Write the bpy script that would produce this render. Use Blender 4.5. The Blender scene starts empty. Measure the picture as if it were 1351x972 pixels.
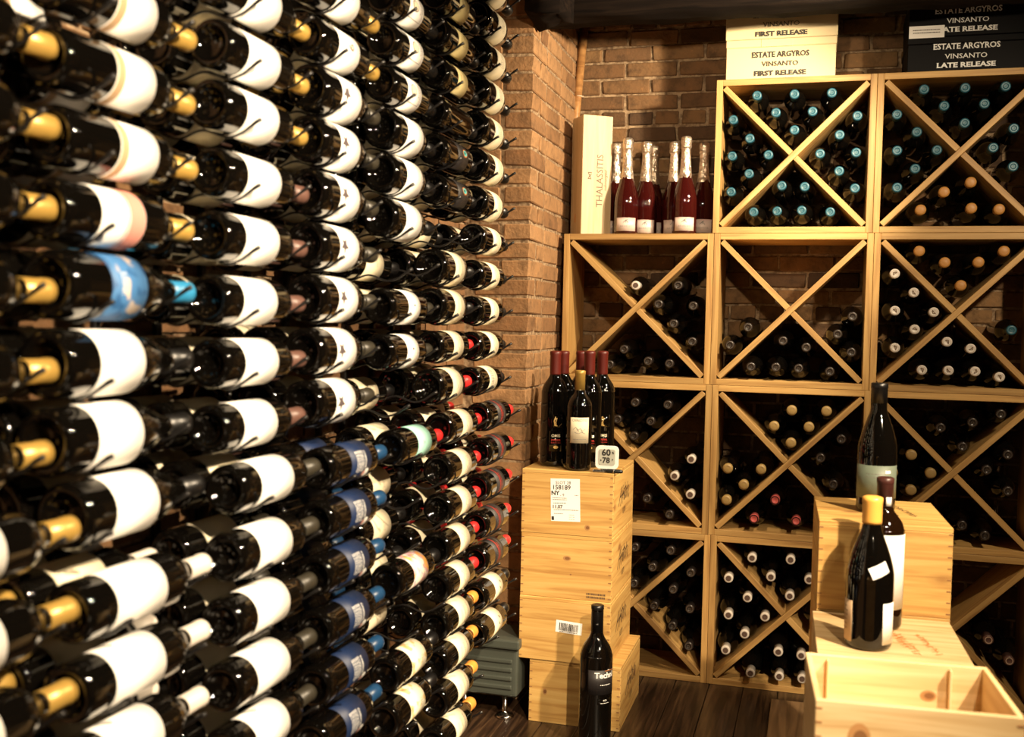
import bpy, bmesh, math, random
from mathutils import Vector, Matrix, noise
PI = math.pi
rnd = random.Random(7)
S = bpy.context.scene
COL = S.collection

# ------------------------------------------------------------------ camera
F, CX, CY, H = 1400.0, 675.5, 486.0, 1.26
cY = Vector((404.5, -49.0, F)).normalized()              # image (right, down, forward) of world +Y
cX = Vector((4875.0, 166.0, -F)); cX = (cX - cX.dot(cY) * cY).normalized()
cZ = cX.cross(cY)
CAM = Vector((0, 0, H))
cd = bpy.data.cameras.new('camera'); cam = bpy.data.objects.new('camera', cd); COL.objects.link(cam)
cd.sensor_width = 36; cd.lens = F / 1351 * 36; cd.clip_start = .05
right = Vector((cX.x, cY.x, cZ.x)); down = Vector((cX.y, cY.y, cZ.y)); fwd = Vector((cX.z, cY.z, cZ.z))
M = Matrix((( right.x, -down.x, -fwd.x, CAM.x), (right.y, -down.y, -fwd.y, CAM.y), (right.z, -down.z, -fwd.z, CAM.z), (0, 0, 0, 1)))
cam.matrix_world = M
cd.dof.use_dof = True; cd.dof.focus_distance = 3.5; cd.dof.aperture_fstop = 4.0
S.camera = cam

def hit(px, py, ax, val):
    "the point of the plane (axis = val) seen at a pixel of the photograph"
    v = Vector((px - CX, py - CY, F)); d = Vector((cX.dot(v), cY.dot(v), cZ.dot(v)))
    return CAM + d * ((val - CAM[ax]) / d[ax])
def height_at(X, Y, py):
    "the height over (X, Y) whose point is seen at image row py"
    b = X * cX + Y * cY; k = (py - CY) / F
    return H + (k * b.z - b.y) / (cZ.y - k * cZ.z)

# ------------------------------------------------------------------ world, lamps, exposure
W = bpy.data.worlds.new('world'); S.world = W; W.use_nodes = True
W.node_tree.nodes['Background'].inputs[0].default_value = (1.0, .62, .34, 1)
W.node_tree.nodes['Background'].inputs[1].default_value = .006
S.view_settings.view_transform = 'Standard'; S.view_settings.look = 'None'
S.view_settings.exposure = 0.0; S.view_settings.gamma = 1

def mat(name, color=(.5, .5, .5), rough=.5, metal=0, **kw):
    m = bpy.data.materials.new(name); m.use_nodes = True
    b = m.node_tree.nodes['Principled BSDF']
    b.inputs['Base Color'].default_value = (*color, 1); b.inputs['Roughness'].default_value = rough; b.inputs['Metallic'].default_value = metal
    for k, v in kw.items(): b.inputs[k.replace('_', ' ')].default_value = v
    return m
m_lampbody = mat('lamp_black', (.01, .01, .01), .4)
m_bulb = bpy.data.materials.new('lamp_glow'); m_bulb.use_nodes = True
_n = m_bulb.node_tree; _n.nodes.clear(); _o = _n.nodes.new('ShaderNodeOutputMaterial'); _e = _n.nodes.new('ShaderNodeEmission')
_e.inputs[0].default_value = (1, .75, .5, 1); _e.inputs[1].default_value = 30; _n.links.new(_e.outputs[0], _o.inputs[0])

def lamp(loc, target, power, size=70, radius=.03, color=(1.0, .79, .53), blend=.7):
    l = bpy.data.lights.new('spot_light', 'SPOT'); l.energy = power; l.spot_size = math.radians(size); l.spot_blend = blend
    l.shadow_soft_size = radius; l.color = color
    o = bpy.data.objects.new('spot_light', l); COL.objects.link(o); o.location = loc
    o.rotation_euler = (Vector(target) - Vector(loc)).to_track_quat('-Z', 'Y').to_euler()
    return o
LAMPS = [  # position, target, watts, cone
    ((.62, .35, 2.12), (-.95, 1.2, .95), 520, 88),
    ((.80, 1.65, 2.12), (-1.05, 2.15, .95), 270, 68),
    ((.45, 3.02, 2.20), (-.92, 3.70, 1.50), 190, 96),
    ((1.00, 2.35, 2.14), (-.20, 3.85, 1.0), 95, 95),
    ((1.05, 1.35, 2.14), (.17, 2.34, .65), 430, 50),
    ((-.28, 2.05, 2.14), (-.45, 4.0, 1.75), 60, 62),
]
for loc, tg, p, sz in LAMPS: lamp(loc, tg, p, sz)

# ------------------------------------------------------------------ material nodes
def nodes(m): return m.node_tree.nodes, m.node_tree.links
def ramp(ns, stops):
    r = ns.new('ShaderNodeValToRGB'); e = r.color_ramp.elements
    while len(e) < len(stops): e.new(.5)
    for i, (p, c) in enumerate(stops): e[i].position = p; e[i].color = (*c, 1)
    return r
def wood(name, dark, mid, light, rough=.5, knots=0.0, grain=1.0, sheen=0):
    m = mat(name, mid, rough); ns, ls = nodes(m); b = ns['Principled BSDF']
    tc = ns.new('ShaderNodeTexCoord'); oi = ns.new('ShaderNodeObjectInfo')
    add = ns.new('ShaderNodeVectorMath'); add.operation = 'ADD'
    sc = ns.new('ShaderNodeVectorMath'); sc.operation = 'SCALE'; sc.inputs[0].default_value = (9, 7, 5); ls.new(oi.outputs['Random'], sc.inputs['Scale'])
    ls.new(tc.outputs['Object'], add.inputs[0]); ls.new(sc.outputs[0], add.inputs[1])
    mp = ns.new('ShaderNodeMapping'); mp.inputs['Scale'].default_value = (2.2, 26 * grain, 26 * grain); ls.new(add.outputs[0], mp.inputs[0])
    n1 = ns.new('ShaderNodeTexNoise'); n1.inputs['Scale'].default_value = 1.6; n1.inputs['Detail'].default_value = 5; n1.inputs['Distortion'].default_value = .6
    ls.new(mp.outputs[0], n1.inputs[0])
    r = ramp(ns, [(.3, dark), (.5, mid), (.72, light)]); ls.new(n1.outputs[0], r.inputs[0]); out = r.outputs[0]
    if knots:
        mk = ns.new('ShaderNodeMapping'); mk.inputs['Scale'].default_value = (4.5, 9, 9); ls.new(add.outputs[0], mk.inputs[0])
        v = ns.new('ShaderNodeTexVoronoi'); v.inputs['Scale'].default_value = 1.0; ls.new(mk.outputs[0], v.inputs[0])
        rk = ramp(ns, [(.0, (1, 1, 1)), (.07, (1, 1, 1)), (.13, (.25, .25, .25)), (.2, (0, 0, 0))]); ls.new(v.outputs['Distance'], rk.inputs[0])
        mu = ns.new('ShaderNodeMath'); mu.operation = 'MULTIPLY'; mu.inputs[1].default_value = knots; ls.new(rk.outputs[0], mu.inputs[0])
        mx = ns.new('ShaderNodeMix'); mx.data_type = 'RGBA'; ls.new(mu.outputs[0], mx.inputs[0]); ls.new(out, mx.inputs[6]); mx.inputs[7].default_value = (.20, .07, .02, 1); out = mx.outputs[2]
    hv = ns.new('ShaderNodeHueSaturation'); ma = ns.new('ShaderNodeMapRange'); ma.inputs['To Min'].default_value = .82; ma.inputs['To Max'].default_value = 1.12
    ls.new(oi.outputs['Random'], ma.inputs[0]); ls.new(ma.outputs[0], hv.inputs['Value']); ls.new(out, hv.inputs['Color']); ls.new(hv.outputs[0], b.inputs['Base Color'])
    bp = ns.new('ShaderNodeBump'); bp.inputs['Strength'].default_value = .15; bp.inputs['Distance'].default_value = .002; ls.new(n1.outputs[0], bp.inputs['Height']); ls.new(bp.outputs[0], b.inputs['Normal'])
    return m
m_rack = wood('rack_pine', (.32, .17, .052), (.47, .275, .088), (.57, .36, .13), .55, grain=1.5)
m_crate = wood('crate_pine', (.42, .215, .055), (.60, .355, .105), (.68, .44, .15), .55, knots=.75, grain=1.5)
m_crate_in = wood('crate_pine_pale', (.54, .34, .14), (.68, .48, .24), (.76, .58, .33), .6, knots=.4, grain=1.3)
m_box = wood('gift_box_wood', (.50, .35, .18), (.57, .42, .235), (.62, .48, .29), .5, grain=1.2)
m_floor = wood('floor_wood', (.010, .006, .0035), (.034, .018, .010), (.085, .048, .024), .32, grain=1.6)
m_floorpale = wood('plywood', (.12, .07, .03), (.2, .12, .055), (.28, .17, .08), .5)
m_beam = wood('beam_wood', (.003, .002, .0015), (.009, .0055, .004), (.018, .011, .007), .95)
m_beam.node_tree.nodes['Principled BSDF'].inputs['Specular IOR Level'].default_value = .1
m_copper = wood('pole_wood', (.22, .10, .035), (.34, .17, .06), (.45, .24, .09), .35)

def brick_mat(name, c0, c1, c2, spots=.5):
    m = mat(name, c1, .9); ns, ls = nodes(m); b = ns['Principled BSDF']
    tc = ns.new('ShaderNodeTexCoord'); oi = ns.new('ShaderNodeObjectInfo')
    add = ns.new('ShaderNodeVectorMath'); add.operation = 'ADD'
    sc = ns.new('ShaderNodeVectorMath'); sc.operation = 'SCALE'; sc.inputs[0].default_value = (19, 17, 15); ls.new(oi.outputs['Random'], sc.inputs['Scale'])
    ls.new(tc.outputs['Object'], add.inputs[0]); ls.new(sc.outputs[0], add.inputs[1])
    n = ns.new('ShaderNodeTexNoise'); n.inputs['Scale'].default_value = 22; n.inputs['Detail'].default_value = 6; n.inputs['Roughness'].default_value = .65; ls.new(add.outputs[0], n.inputs[0])
    rr = ramp(ns, [(0, c0), (.45, c1), (1, c2)]); ls.new(oi.outputs['Random'], rr.inputs[0])
    r2 = ramp(ns, [(.3, (.45, .45, .45)), (.52, (1, 1, 1)), (.66, (1.1, 1.05, 1.0)), (.74, (2.0, 1.9, 1.7))]); ls.new(n.outputs[0], r2.inputs[0])
    mx = ns.new('ShaderNodeMix'); mx.data_type = 'RGBA'; mx.blend_type = 'MULTIPLY'; mx.inputs[0].default_value = spots; ls.new(rr.outputs[0], mx.inputs[6]); ls.new(r2.outputs[0], mx.inputs[7])
    ls.new(mx.outputs[2], b.inputs['Base Color'])
    n2 = ns.new('ShaderNodeTexNoise'); n2.inputs['Scale'].default_value = 90; n2.inputs['Detail'].default_value = 4; ls.new(add.outputs[0], n2.inputs[0])
    bp = ns.new('ShaderNodeBump'); bp.inputs['Strength'].default_value = .7; bp.inputs['Distance'].default_value = .004; ls.new(n2.outputs[0], bp.inputs['Height']); ls.new(bp.outputs[0], b.inputs['Normal'])
    return m
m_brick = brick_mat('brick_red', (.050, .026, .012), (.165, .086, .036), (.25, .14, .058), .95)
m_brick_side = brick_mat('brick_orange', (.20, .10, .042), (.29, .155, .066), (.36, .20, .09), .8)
m_mortar = mat('mortar', (.42, .30, .19), .95)
_ns, _ls = nodes(m_mortar); _t = _ns.new('ShaderNodeTexCoord'); _x = _ns.new('ShaderNodeTexNoise'); _x.inputs['Scale'].default_value = 60; _ls.new(_t.outputs['Object'], _x.inputs[0])
_r = ramp(_ns, [(.35, (.16, .10, .055)), (.62, (.40, .28, .165))]); _ls.new(_x.outputs[0], _r.inputs[0]); _ls.new(_r.outputs[0], _ns['Principled BSDF'].inputs['Base Color'])
_bp = _ns.new('ShaderNodeBump'); _bp.inputs['Strength'].default_value = .8; _bp.inputs['Distance'].default_value = .006; _ls.new(_x.outputs[0], _bp.inputs['Height']); _ls.new(_bp.outputs[0], _ns['Principled BSDF'].inputs['Normal'])

m_glass = mat('dark_glass', (.0022, .0018, .0014), .04, Coat_Weight=.3)
m_glass_brown = mat('amber_glass', (.010, .004, .0015), .04, Coat_Weight=.3)
m_rose = mat('rose_wine_glass', (.045, .005, .004), .03, Transmission_Weight=.25, Coat_Weight=.4)
m_metal = mat('black_wire', (.01, .009, .009), .3, 0)
m_chrome = mat('chrome', (.6, .58, .55), .15, 1)
m_grey = mat('grey_metal', (.075, .085, .07), .45, .3)
def foil(name, c, rough=.38, metal=.0): return mat(name, c, rough, metal)
CAP = {
    'gold': foil('foil_gold', (.42, .26, .06), .35, .3), 'black': foil('foil_black', (.005, .0045, .0045), .35), 'olive': foil('foil_olive', (.030, .026, .018), .4),
    'white': foil('foil_white', (.62, .56, .49), .45), 'blue': foil('foil_blue', (.010, .050, .13), .35), 'red': foil('foil_red', (.60, .022, .022), .35),
    'orange': foil('wax_orange', (.72, .28, .05), .4), 'redwax': foil('wax_red', (.10, .009, .005), .45), 'yellowwax': foil('wax_yellow', (.80, .40, .08), .35),
    'teal': foil('foil_teal', (.010, .070, .105), .4), 'tan': foil('wax_tan', (.33, .22, .075), .5), 'amber': foil('wax_amber', (.42, .20, .045), .5),
    'clear': foil('foil_smoke', (.018, .013, .011), .3), 'pink': foil('foil_pink', (.52, .10, .09), .4), 'brownpink': foil('foil_brown', (.11, .055, .042), .4),
    'sky': foil('foil_sky', (.02, .18, .36), .35), 'maroon': foil('foil_maroon', (.06, .018, .014), .4),
}
m_silver = mat('silver_foil', (.72, .60, .48), .28, .85)
_ns, _ls = nodes(m_silver); _t = _ns.new('ShaderNodeTexCoord'); _x = _ns.new('ShaderNodeTexNoise'); _x.inputs['Scale'].default_value = 70; _ls.new(_t.outputs['Object'], _x.inputs[0])
_bp = _ns.new('ShaderNodeBump'); _bp.inputs['Strength'].default_value = .9; _bp.inputs['Distance'].default_value = .01; _ls.new(_x.outputs[0], _bp.inputs['Height']); _ls.new(_bp.outputs[0], _ns['Principled BSDF'].inputs['Normal'])
def blotch(name, base, a, b, scale=30, t0=.5, t1=.62):
    m = mat(name, base, .6); ns, ls = nodes(m); t = ns.new('ShaderNodeTexCoord'); n = ns.new('ShaderNodeTexNoise'); n.inputs['Scale'].default_value = scale; n.inputs['Detail'].default_value = 2
    ls.new(t.outputs['Object'], n.inputs[0]); r = ramp(ns, [(t0, base), (t0 + .04, a), (t1, a), (t1 + .05, b)]); ls.new(n.outputs[0], r.inputs[0]); ls.new(r.outputs[0], ns['Principled BSDF'].inputs['Base Color'])
    return m
P_white = mat('paper_white', (.90, .88, .84), .6); P_cream = mat('paper_cream', (.72, .64, .46), .6); P_yellow = mat('paper_yellow', (.70, .58, .28), .6)
P_blue = mat('paper_blue', (.006, .019, .070), .5); P_map = blotch('paper_map', (.015, .085, .24), (.04, .15, .36), (.45, .38, .33), 26, .45, .60)
P_teal = mat('paper_teal', (.36, .70, .62), .6); P_flor = blotch('paper_floral', (.85, .80, .66), (.60, .36, .45), (.85, .42, .10), 38, .48, .56)
P_dark = mat('paper_dark', (.016, .013, .013), .5); P_pink = mat('paper_pink', (.60, .25, .20), .6); P_kraft = mat('paper_kraft', (.46, .31, .18), .6)
P_green = mat('paper_green', (.13, .16, .12), .5); P_art = blotch('paper_art', (.86, .80, .62), (.70, .52, .24), (.45, .28, .12), 34, .55, .62)
I_black = mat('ink_black', (.02, .018, .016), .5); I_grey = mat('ink_grey', (.20, .18, .17), .5); I_red = mat('ink_red', (.45, .03, .02), .5); I_white = mat('ink_white', (.85, .85, .82), .5)
I_gold = mat('ink_gold', (.60, .38, .12), .4, .4); I_teal = mat('ink_teal', (.03, .45, .48), .4); I_pink = mat('ink_pink', (.62, .30, .26), .5); I_brown = mat('ink_brown', (.13, .075, .035), .6)
I_orange = mat('ink_orange', (.55, .18, .03), .5); I_star = mat('ink_star', (.09, .07, .075), .5)

# ------------------------------------------------------------------ building helpers
def link(name, me, parent=None, loc=None):
    o = bpy.data.objects.new(name, me); COL.objects.link(o)
    if parent: o.parent = parent
    if loc is not None: o.location = loc
    return o
def tag(o, label, cat, group=None):
    o['label'] = label; o['category'] = cat
    if group: o['group'] = group
    return o
def thing(name, label, cat, loc=(0, 0, 0), rz=0, group=None):
    o = link(name, None, None, loc); o.rotation_euler = (0, 0, rz); o.empty_display_size = .05
    return tag(o, label, cat, group)
def struct(name, me, parent=None, loc=None):
    o = link(name, me, parent, loc); o['kind'] = 'structure'; return o
def finish(bm, name, mats, smooth=False):
    me = bpy.data.meshes.new(name); bm.to_mesh(me); bm.free()
    for m in (mats if isinstance(mats, (list, tuple)) else [mats]): me.materials.append(m)
    if smooth:
        me.polygons.foreach_set('use_smooth', [True] * len(me.polygons))
    return me
def add_box(bm, lo, hi, mi=0, mtx=None):
    r = bmesh.ops.create_cube(bm, size=1); lo = Vector(lo); hi = Vector(hi)
    T = Matrix.Translation((lo + hi) / 2) @ Matrix.Diagonal((*(hi - lo), 1))
    if mtx: T = mtx @ T
    bmesh.ops.transform(bm, matrix=T, verts=r['verts'])
    for f in {f for v in r['verts'] for f in v.link_faces}: f.material_index = mi
    return r['verts']
def bevel_all(bm, w, seg=1): bmesh.ops.bevel(bm, geom=bm.edges[:], offset=w, segments=seg, affect='EDGES', profile=.6)
def board(name, size, m, parent, loc, rot=(0, 0, 0), bev=.0012):
    "a board whose mesh has its grain along local X; size = (length, width, thickness)"
    bm = bmesh.new(); s = Vector(size) / 2; add_box(bm, -s, s); bevel_all(bm, bev)
    o = link(name, finish(bm, name, m), parent, loc); o.rotation_euler = rot; return o
def lathe_bm(prof, seg=32, bm=None, mi=0):
    bm = bm or bmesh.new(); rings = []
    for r, z in prof:
        if r < 1e-6: rings.append([bm.verts.new((0, 0, z))])
        else: rings.append([bm.verts.new((r * math.cos(2 * PI * i / seg), r * math.sin(2 * PI * i / seg), z)) for i in range(seg)])
    for a, b in zip(rings, rings[1:]):
        for i in range(seg):
            j = (i + 1) % seg
            if len(a) == 1 and len(b) == 1: continue
            q = [a[0], b[j], b[i]] if len(a) == 1 else ([a[i], a[j], b[0]] if len(b) == 1 else [a[i], a[j], b[j], b[i]])
            bm.faces.new(q).material_index = mi
    bmesh.ops.recalc_face_normals(bm, faces=bm.faces[:])
    return bm
def smooth_prof(pts, n=4):
    out = []
    for i in range(len(pts) - 1):
        p0 = pts[max(i - 1, 0)]; p1 = pts[i]; p2 = pts[i + 1]; p3 = pts[min(i + 2, len(pts) - 1)]
        for k in range(n):
            t = k / n
            out.append(tuple(.5 * ((2 * p1[j]) + (-p0[j] + p2[j]) * t + (2 * p0[j] - 5 * p1[j] + 4 * p2[j] - p3[j]) * t * t + (-p0[j] + 3 * p1[j] - 3 * p2[j] + p3[j]) * t ** 3) for j in (0, 1)))
    out.append(pts[-1]); return out
def tube_bm(pts, r, seg=8, bm=None, mi=0, cap=True):
    bm = bm or bmesh.new(); pts = [Vector(p) for p in pts]; rings = []
    for i, p in enumerate(pts):
        d = (pts[min(i + 1, len(pts) - 1)] - pts[max(i - 1, 0)]).normalized()
        u = d.cross(Vector((0, 0, 1)) if abs(d.z) < .9 else Vector((0, 1, 0))).normalized(); v = d.cross(u)
        rr = r[i] if isinstance(r, (list, tuple)) else r
        rings.append([bm.verts.new(p + rr * (math.cos(2 * PI * k / seg) * u + math.sin(2 * PI * k / seg) * v)) for k in range(seg)])
    for a, b in zip(rings, rings[1:]):
        for k in range(seg): bm.faces.new((a[k], a[(k + 1) % seg], b[(k + 1) % seg], b[k])).material_index = mi
    if cap: bm.faces.new(rings[0][::-1]).material_index = mi; bm.faces.new(rings[-1]).material_index = mi
    return bm

# text: outlines of the built-in font as flat triangles in (t, s)
_font_cache = {}
def text_tris(s, size, bold=0.0, shear=0, spacing=1.0):
    key = (s, size, bold, shear, spacing)
    if key in _font_cache: return _font_cache[key]
    c = bpy.data.curves.new('lettering', 'FONT'); c.body = s; c.size = size; c.align_x = 'CENTER'; c.align_y = 'CENTER'; c.resolution_u = 2
    c.offset = bold; c.shear = shear; c.space_character = spacing
    o = bpy.data.objects.new('lettering', c); COL.objects.link(o); bpy.context.view_layer.update()
    me = o.to_mesh(); bm = bmesh.new(); bm.from_mesh(me); bmesh.ops.triangulate(bm, faces=bm.faces[:])
    r = [[(v.co.x, v.co.y) for v in f.verts] for f in bm.faces]
    bm.free(); o.to_mesh_clear(); bpy.data.objects.remove(o); bpy.data.curves.remove(c)
    _font_cache[key] = r; return r
def serif(s, size, bold=0.0):
    "built-in letters with small slab feet, so that they read as a serif face"
    t = list(text_tris(s, size, bold)); ys = [p[1] for tr in t for p in tr]
    if not ys: return t
    lo, hi = min(ys), max(ys); h = size * .035; out = list(t)
    for y0, y1, ref in ((lo, lo + h, lo), (hi - h, hi, hi)):
        seen = set()
        for tr in t:
            for p in tr:
                if abs(p[1] - ref) < size * .012:
                    k = round(p[0] / (size * .05))
                    if k in seen: continue
                    seen.add(k); w = size * .045
                    out += [[(p[0] - w, y0), (p[0] + w, y0), (p[0] + w, y1)], [(p[0] - w, y0), (p[0] + w, y1), (p[0] - w, y1)]]
    return out
def shift(tris, dx, dy, rot=0):
    c, s = math.cos(rot), math.sin(rot)
    return [[(p[0] * c - p[1] * s + dx, p[0] * s + p[1] * c + dy) for p in t] for t in tris]
def rect(x0, x1, y0, y1): return [[(x0, y0), (x1, y0), (x1, y1)], [(x0, y0), (x1, y1), (x0, y1)]]
def star(cx, cy, r, k=.42, rot=0):
    pts = [(cx + (r if i % 2 == 0 else r * k) * math.sin(rot + i * PI / 5), cy + (r if i % 2 == 0 else r * k) * math.cos(rot + i * PI / 5)) for i in range(10)]
    return [[(cx, cy), pts[i], pts[(i + 1) % 10]] for i in range(10)]
def disc(cx, cy, rx, ry=None, n=14):
    ry = ry or rx; pts = [(cx + rx * math.cos(2 * PI * i / n), cy + ry * math.sin(2 * PI * i / n)) for i in range(n)]
    return [[(cx, cy), pts[i], pts[(i + 1) % n]] for i in range(n)]
def strokes(lines, w):
    out = []
    for ln in lines:
        for (x0, y0), (x1, y1) in zip(ln, ln[1:]):
            dx, dy = x1 - x0, y1 - y0; L = math.hypot(dx, dy) or 1; nx, ny = -dy / L * w / 2, dx / L * w / 2
            out += [[(x0 + nx, y0 + ny), (x0 - nx, y0 - ny), (x1 - nx, y1 - ny)], [(x0 + nx, y0 + ny), (x1 - nx, y1 - ny), (x1 + nx, y1 + ny)]]
    return out
def flat_print(name, layers, mats, parent, mtx, lift=.0006):
    "layers = [(tris, material index)] in the plane's own x, y; mtx maps that plane to the parent"
    bm = bmesh.new()
    for k, (tris, mi) in enumerate(layers):
        for t in tris:
            try: f = bm.faces.new([bm.verts.new((p[0], p[1], lift * (k + 1))) for p in t]); f.material_index = mi
            except ValueError: pass
    o = link(name, finish(bm, name, mats), parent); o.matrix_local = mtx; return o
def wrapped(name, w_ang, s0, s1, r_of, layers, mats, seg=22, off=0.0, a0=0.0):
    """a label round a bottle: base sheet from height s0 to s1 and angle +-w_ang about a0, then the print; t = metres round the glass, s = metres up from s0"""
    bm = bmesh.new(); T = .0004
    R = lambda z: (r_of(z) if callable(r_of) else r_of)
    def pt(a, z, l): return (R(z) + l) * math.cos(a0 + a), (R(z) + l) * math.sin(a0 + a), z
    ns = 1 if not callable(r_of) else 6
    grid = [[bm.verts.new(pt(-w_ang + 2 * w_ang * i / seg, s0 + (s1 - s0) * j / ns, T)) for i in range(seg + 1)] for j in range(ns + 1)]
    for j in range(ns):
        for i in range(seg): bm.faces.new((grid[j][i], grid[j][i + 1], grid[j + 1][i + 1], grid[j + 1][i]))
    ring = [grid[0][i] for i in range(seg + 1)] + [grid[j][seg] for j in range(1, ns + 1)] + [grid[ns][i] for i in range(seg - 1, -1, -1)] + [grid[j][0] for j in range(ns - 1, 0, -1)]
    low = []
    for v in ring:
        d = Vector((v.co.x, v.co.y, 0)).normalized() * (T + .0002); low.append(bm.verts.new(v.co - d))
    for i in range(len(ring)):
        j = (i + 1) % len(ring); bm.faces.new((ring[i], low[i], low[j], ring[j]))
    for k, (tris, mi) in enumerate(layers):
        b2 = bmesh.new()
        for t in tris:
            try: b2.faces.new([b2.verts.new((p[0], p[1], 0)) for p in t])
            except ValueError: pass
        for _ in range(5):
            ed = [e for e in b2.edges if abs(e.verts[0].co.x - e.verts[1].co.x) > .007]
            if not ed: break
            bmesh.ops.subdivide_edges(b2, edges=ed, cuts=1); bmesh.ops.triangulate(b2, faces=b2.faces[:])
        mp = {}
        for v in b2.verts:
            z = s0 + v.co.y; mp[v] = bm.verts.new(pt(v.co.x / R(z), z, T + .0003 * (k + 1)))
        for f in b2.faces:
            if f.calc_area() < 1e-10: continue
            try: bm.faces.new([mp[v] for v in f.verts]).material_index = mi
            except ValueError: pass
        b2.free()
    return finish(bm, name, mats, True)

# ------------------------------------------------------------------ setting: floor, walls, bricks, ceiling
XW, XE, YB, YN, ZC = -1.158, 2.3, 4.075, -1.6, 2.46       # left wall, right wall, back wall, wall behind the camera, ceiling
PX, PY = -.933, 3.405                                     # the corner of the brick pier
def slab(name, lo, hi, m, bev=0):
    bm = bmesh.new(); add_box(bm, lo, hi); return struct(name, finish(bm, name, m))
floor = slab('floor', (XW - .1, YN, -.06), (XE + .1, YB + .1, -.012), m_floor)
ceiling = slab('ceiling', (XW - .1, YN, ZC), (XE + .1, YB + .1, ZC + .06), m_beam)
wall_left = slab('wall_left', (XW - .1, YN, -.06), (XW, YB + .1, ZC), m_mortar)
wall_right = slab('wall_right', (XE, YN, -.06), (XE + .1, YB + .1, ZC), m_mortar)
wall_back = slab('wall_back', (XW - .1, YB, -.06), (XE + .1, YB + .1, ZC), m_mortar)
wall_front = slab('wall_front', (XW - .1, YN - .1, -.06), (XE + .1, YN, ZC), m_mortar)
pier = slab('wall_pier', (XW - .02, PY, -.06), (PX, YB + .02, ZC), m_mortar)

# floor planks running towards the back wall, a part of the floor each
x = XW; k = 0
while x < XE - .02:
    w = min(.118, XE - x)
    for (ya, yb) in ((2.2 + .35 * (k % 3), YB), (YN, 2.2 + .35 * (k % 3))):
        bm = bmesh.new(); L = yb - ya; add_box(bm, (-L / 2 + .001, -w / 2 + .0012, -.012), (L / 2 - .001, w / 2 - .0012, 0)); bevel_all(bm, .0015)
        o = link('floor_plank', finish(bm, 'floor_plank', m_floor), floor, (x + w / 2, (ya + yb) / 2, 0)); o.rotation_euler = (0, 0, PI / 2); o['kind'] = 'structure'
    x += w; k += 1

COURSE, BH = .0612, .052
def brick_mesh(sx, sy, sz, seed, m):
    "a worn brick: bevelled box with knocked corners, proud of the mortar"
    r = random.Random(seed); bm = bmesh.new(); add_box(bm, (-sx / 2, -sy / 2, -sz / 2), (sx / 2, sy / 2, sz / 2))
    for v in bm.verts: v.co += Vector((r.uniform(-.0045, .0045), r.uniform(-.0015, .0015), r.uniform(-.0035, .0035)))
    bevel_all(bm, .0035, 1)
    return finish(bm, 'brick', m)
_bc = {}
def brick(parent, cx, cy, cz, sx, sy, sz, m):
    key = (round(sx, 3), round(sy, 3), round(sz, 3), m.name, rnd.randrange(4))
    if key not in _bc: _bc[key] = brick_mesh(sx, sy, sz, hash(key) & 0xffff if False else len(_bc) * 31 + 5, m)
    o = link('brick', _bc[key], parent, (cx, cy, cz)); o.rotation_euler = (0, 0, rnd.uniform(-.004, .004)) if sx < 3 else (0, 0, 0)
    return o
# back wall: running bond, the 300 highest bricks singly, the rest joined
rows = int((ZC + .02) / COURSE); cells = []
for k in range(rows):
    z = .008 + COURSE * (k + .5)
    if z + BH / 2 > ZC: break
    x = PX + .004 - (.0975 if k % 2 else .0) + rnd.uniform(-.008, .008)
    while x < 1.2:
        w = .185 + rnd.uniform(-.006, .006)
        if k % 6 == 3: w = .09
        a = max(x, PX + .004); bb = min(x + w, 1.25)
        if bb - a > .03: cells.append((z, (a + bb) / 2, bb - a))
        x += w + .0115
cells.sort(key=lambda c: -c[0])
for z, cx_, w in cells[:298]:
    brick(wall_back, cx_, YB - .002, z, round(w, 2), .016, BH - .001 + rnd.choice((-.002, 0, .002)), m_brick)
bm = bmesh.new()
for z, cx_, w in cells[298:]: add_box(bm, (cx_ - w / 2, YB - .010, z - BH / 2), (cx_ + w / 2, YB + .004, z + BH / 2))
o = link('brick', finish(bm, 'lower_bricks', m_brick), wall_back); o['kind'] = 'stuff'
# pier: corner bricks turn the corner, then the side face runs back to the wall
for k in range(rows):
    z = .008 + COURSE * (k + .5)
    if z + BH / 2 > ZC: break
    odd = k % 2; fl = .19 if not odd else .094; sd = .09 if not odd else .185
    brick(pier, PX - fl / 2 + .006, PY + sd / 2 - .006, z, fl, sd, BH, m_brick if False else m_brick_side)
    if odd: brick(pier, PX - .094 - .0085 - .044, PY + .04 - .006, z, .088, .08, BH, m_brick_side)
    y = PY + sd + .003
    seq = (.09, .185, .185, .155) if not odd else (.185, .09, .185, .1)
    for L in seq:
        L = min(L, YB - .012 - y)
        if L < .03: break
        brick(pier, PX + .0, y + .0085 + (L - .004) / 2, z, .012, L - .004, BH, m_brick_side)
        y += L + .0045
# left wall behind the bottles and the other walls: one mass of bricks each (only slivers show between bottles)
def brick_mass(parent, axis, const, a0, a1, m, sign):
    bm = bmesh.new(); k = 0; z = .008
    while z + COURSE < ZC:
        a = a0 - (.097 if k % 2 else 0)
        while a < a1:
            lo, hi = max(a, a0), min(a + .185, a1)
            if hi - lo > .02:
                if axis == 'x': add_box(bm, (min(const, const + sign * .007), lo, z), (max(const, const + sign * .007), hi, z + BH))
                else: add_box(bm, (lo, min(const, const + sign * .007), z), (hi, max(const, const + sign * .007), z + BH))
            a += .1965
        z += COURSE; k += 1
    o = link('brick', finish(bm, 'brick_mass', m), parent); o['kind'] = 'stuff'
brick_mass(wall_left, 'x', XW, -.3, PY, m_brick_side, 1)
brick_mass(wall_right, 'x', XE, 0, YB, m_brick, -1)

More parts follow.
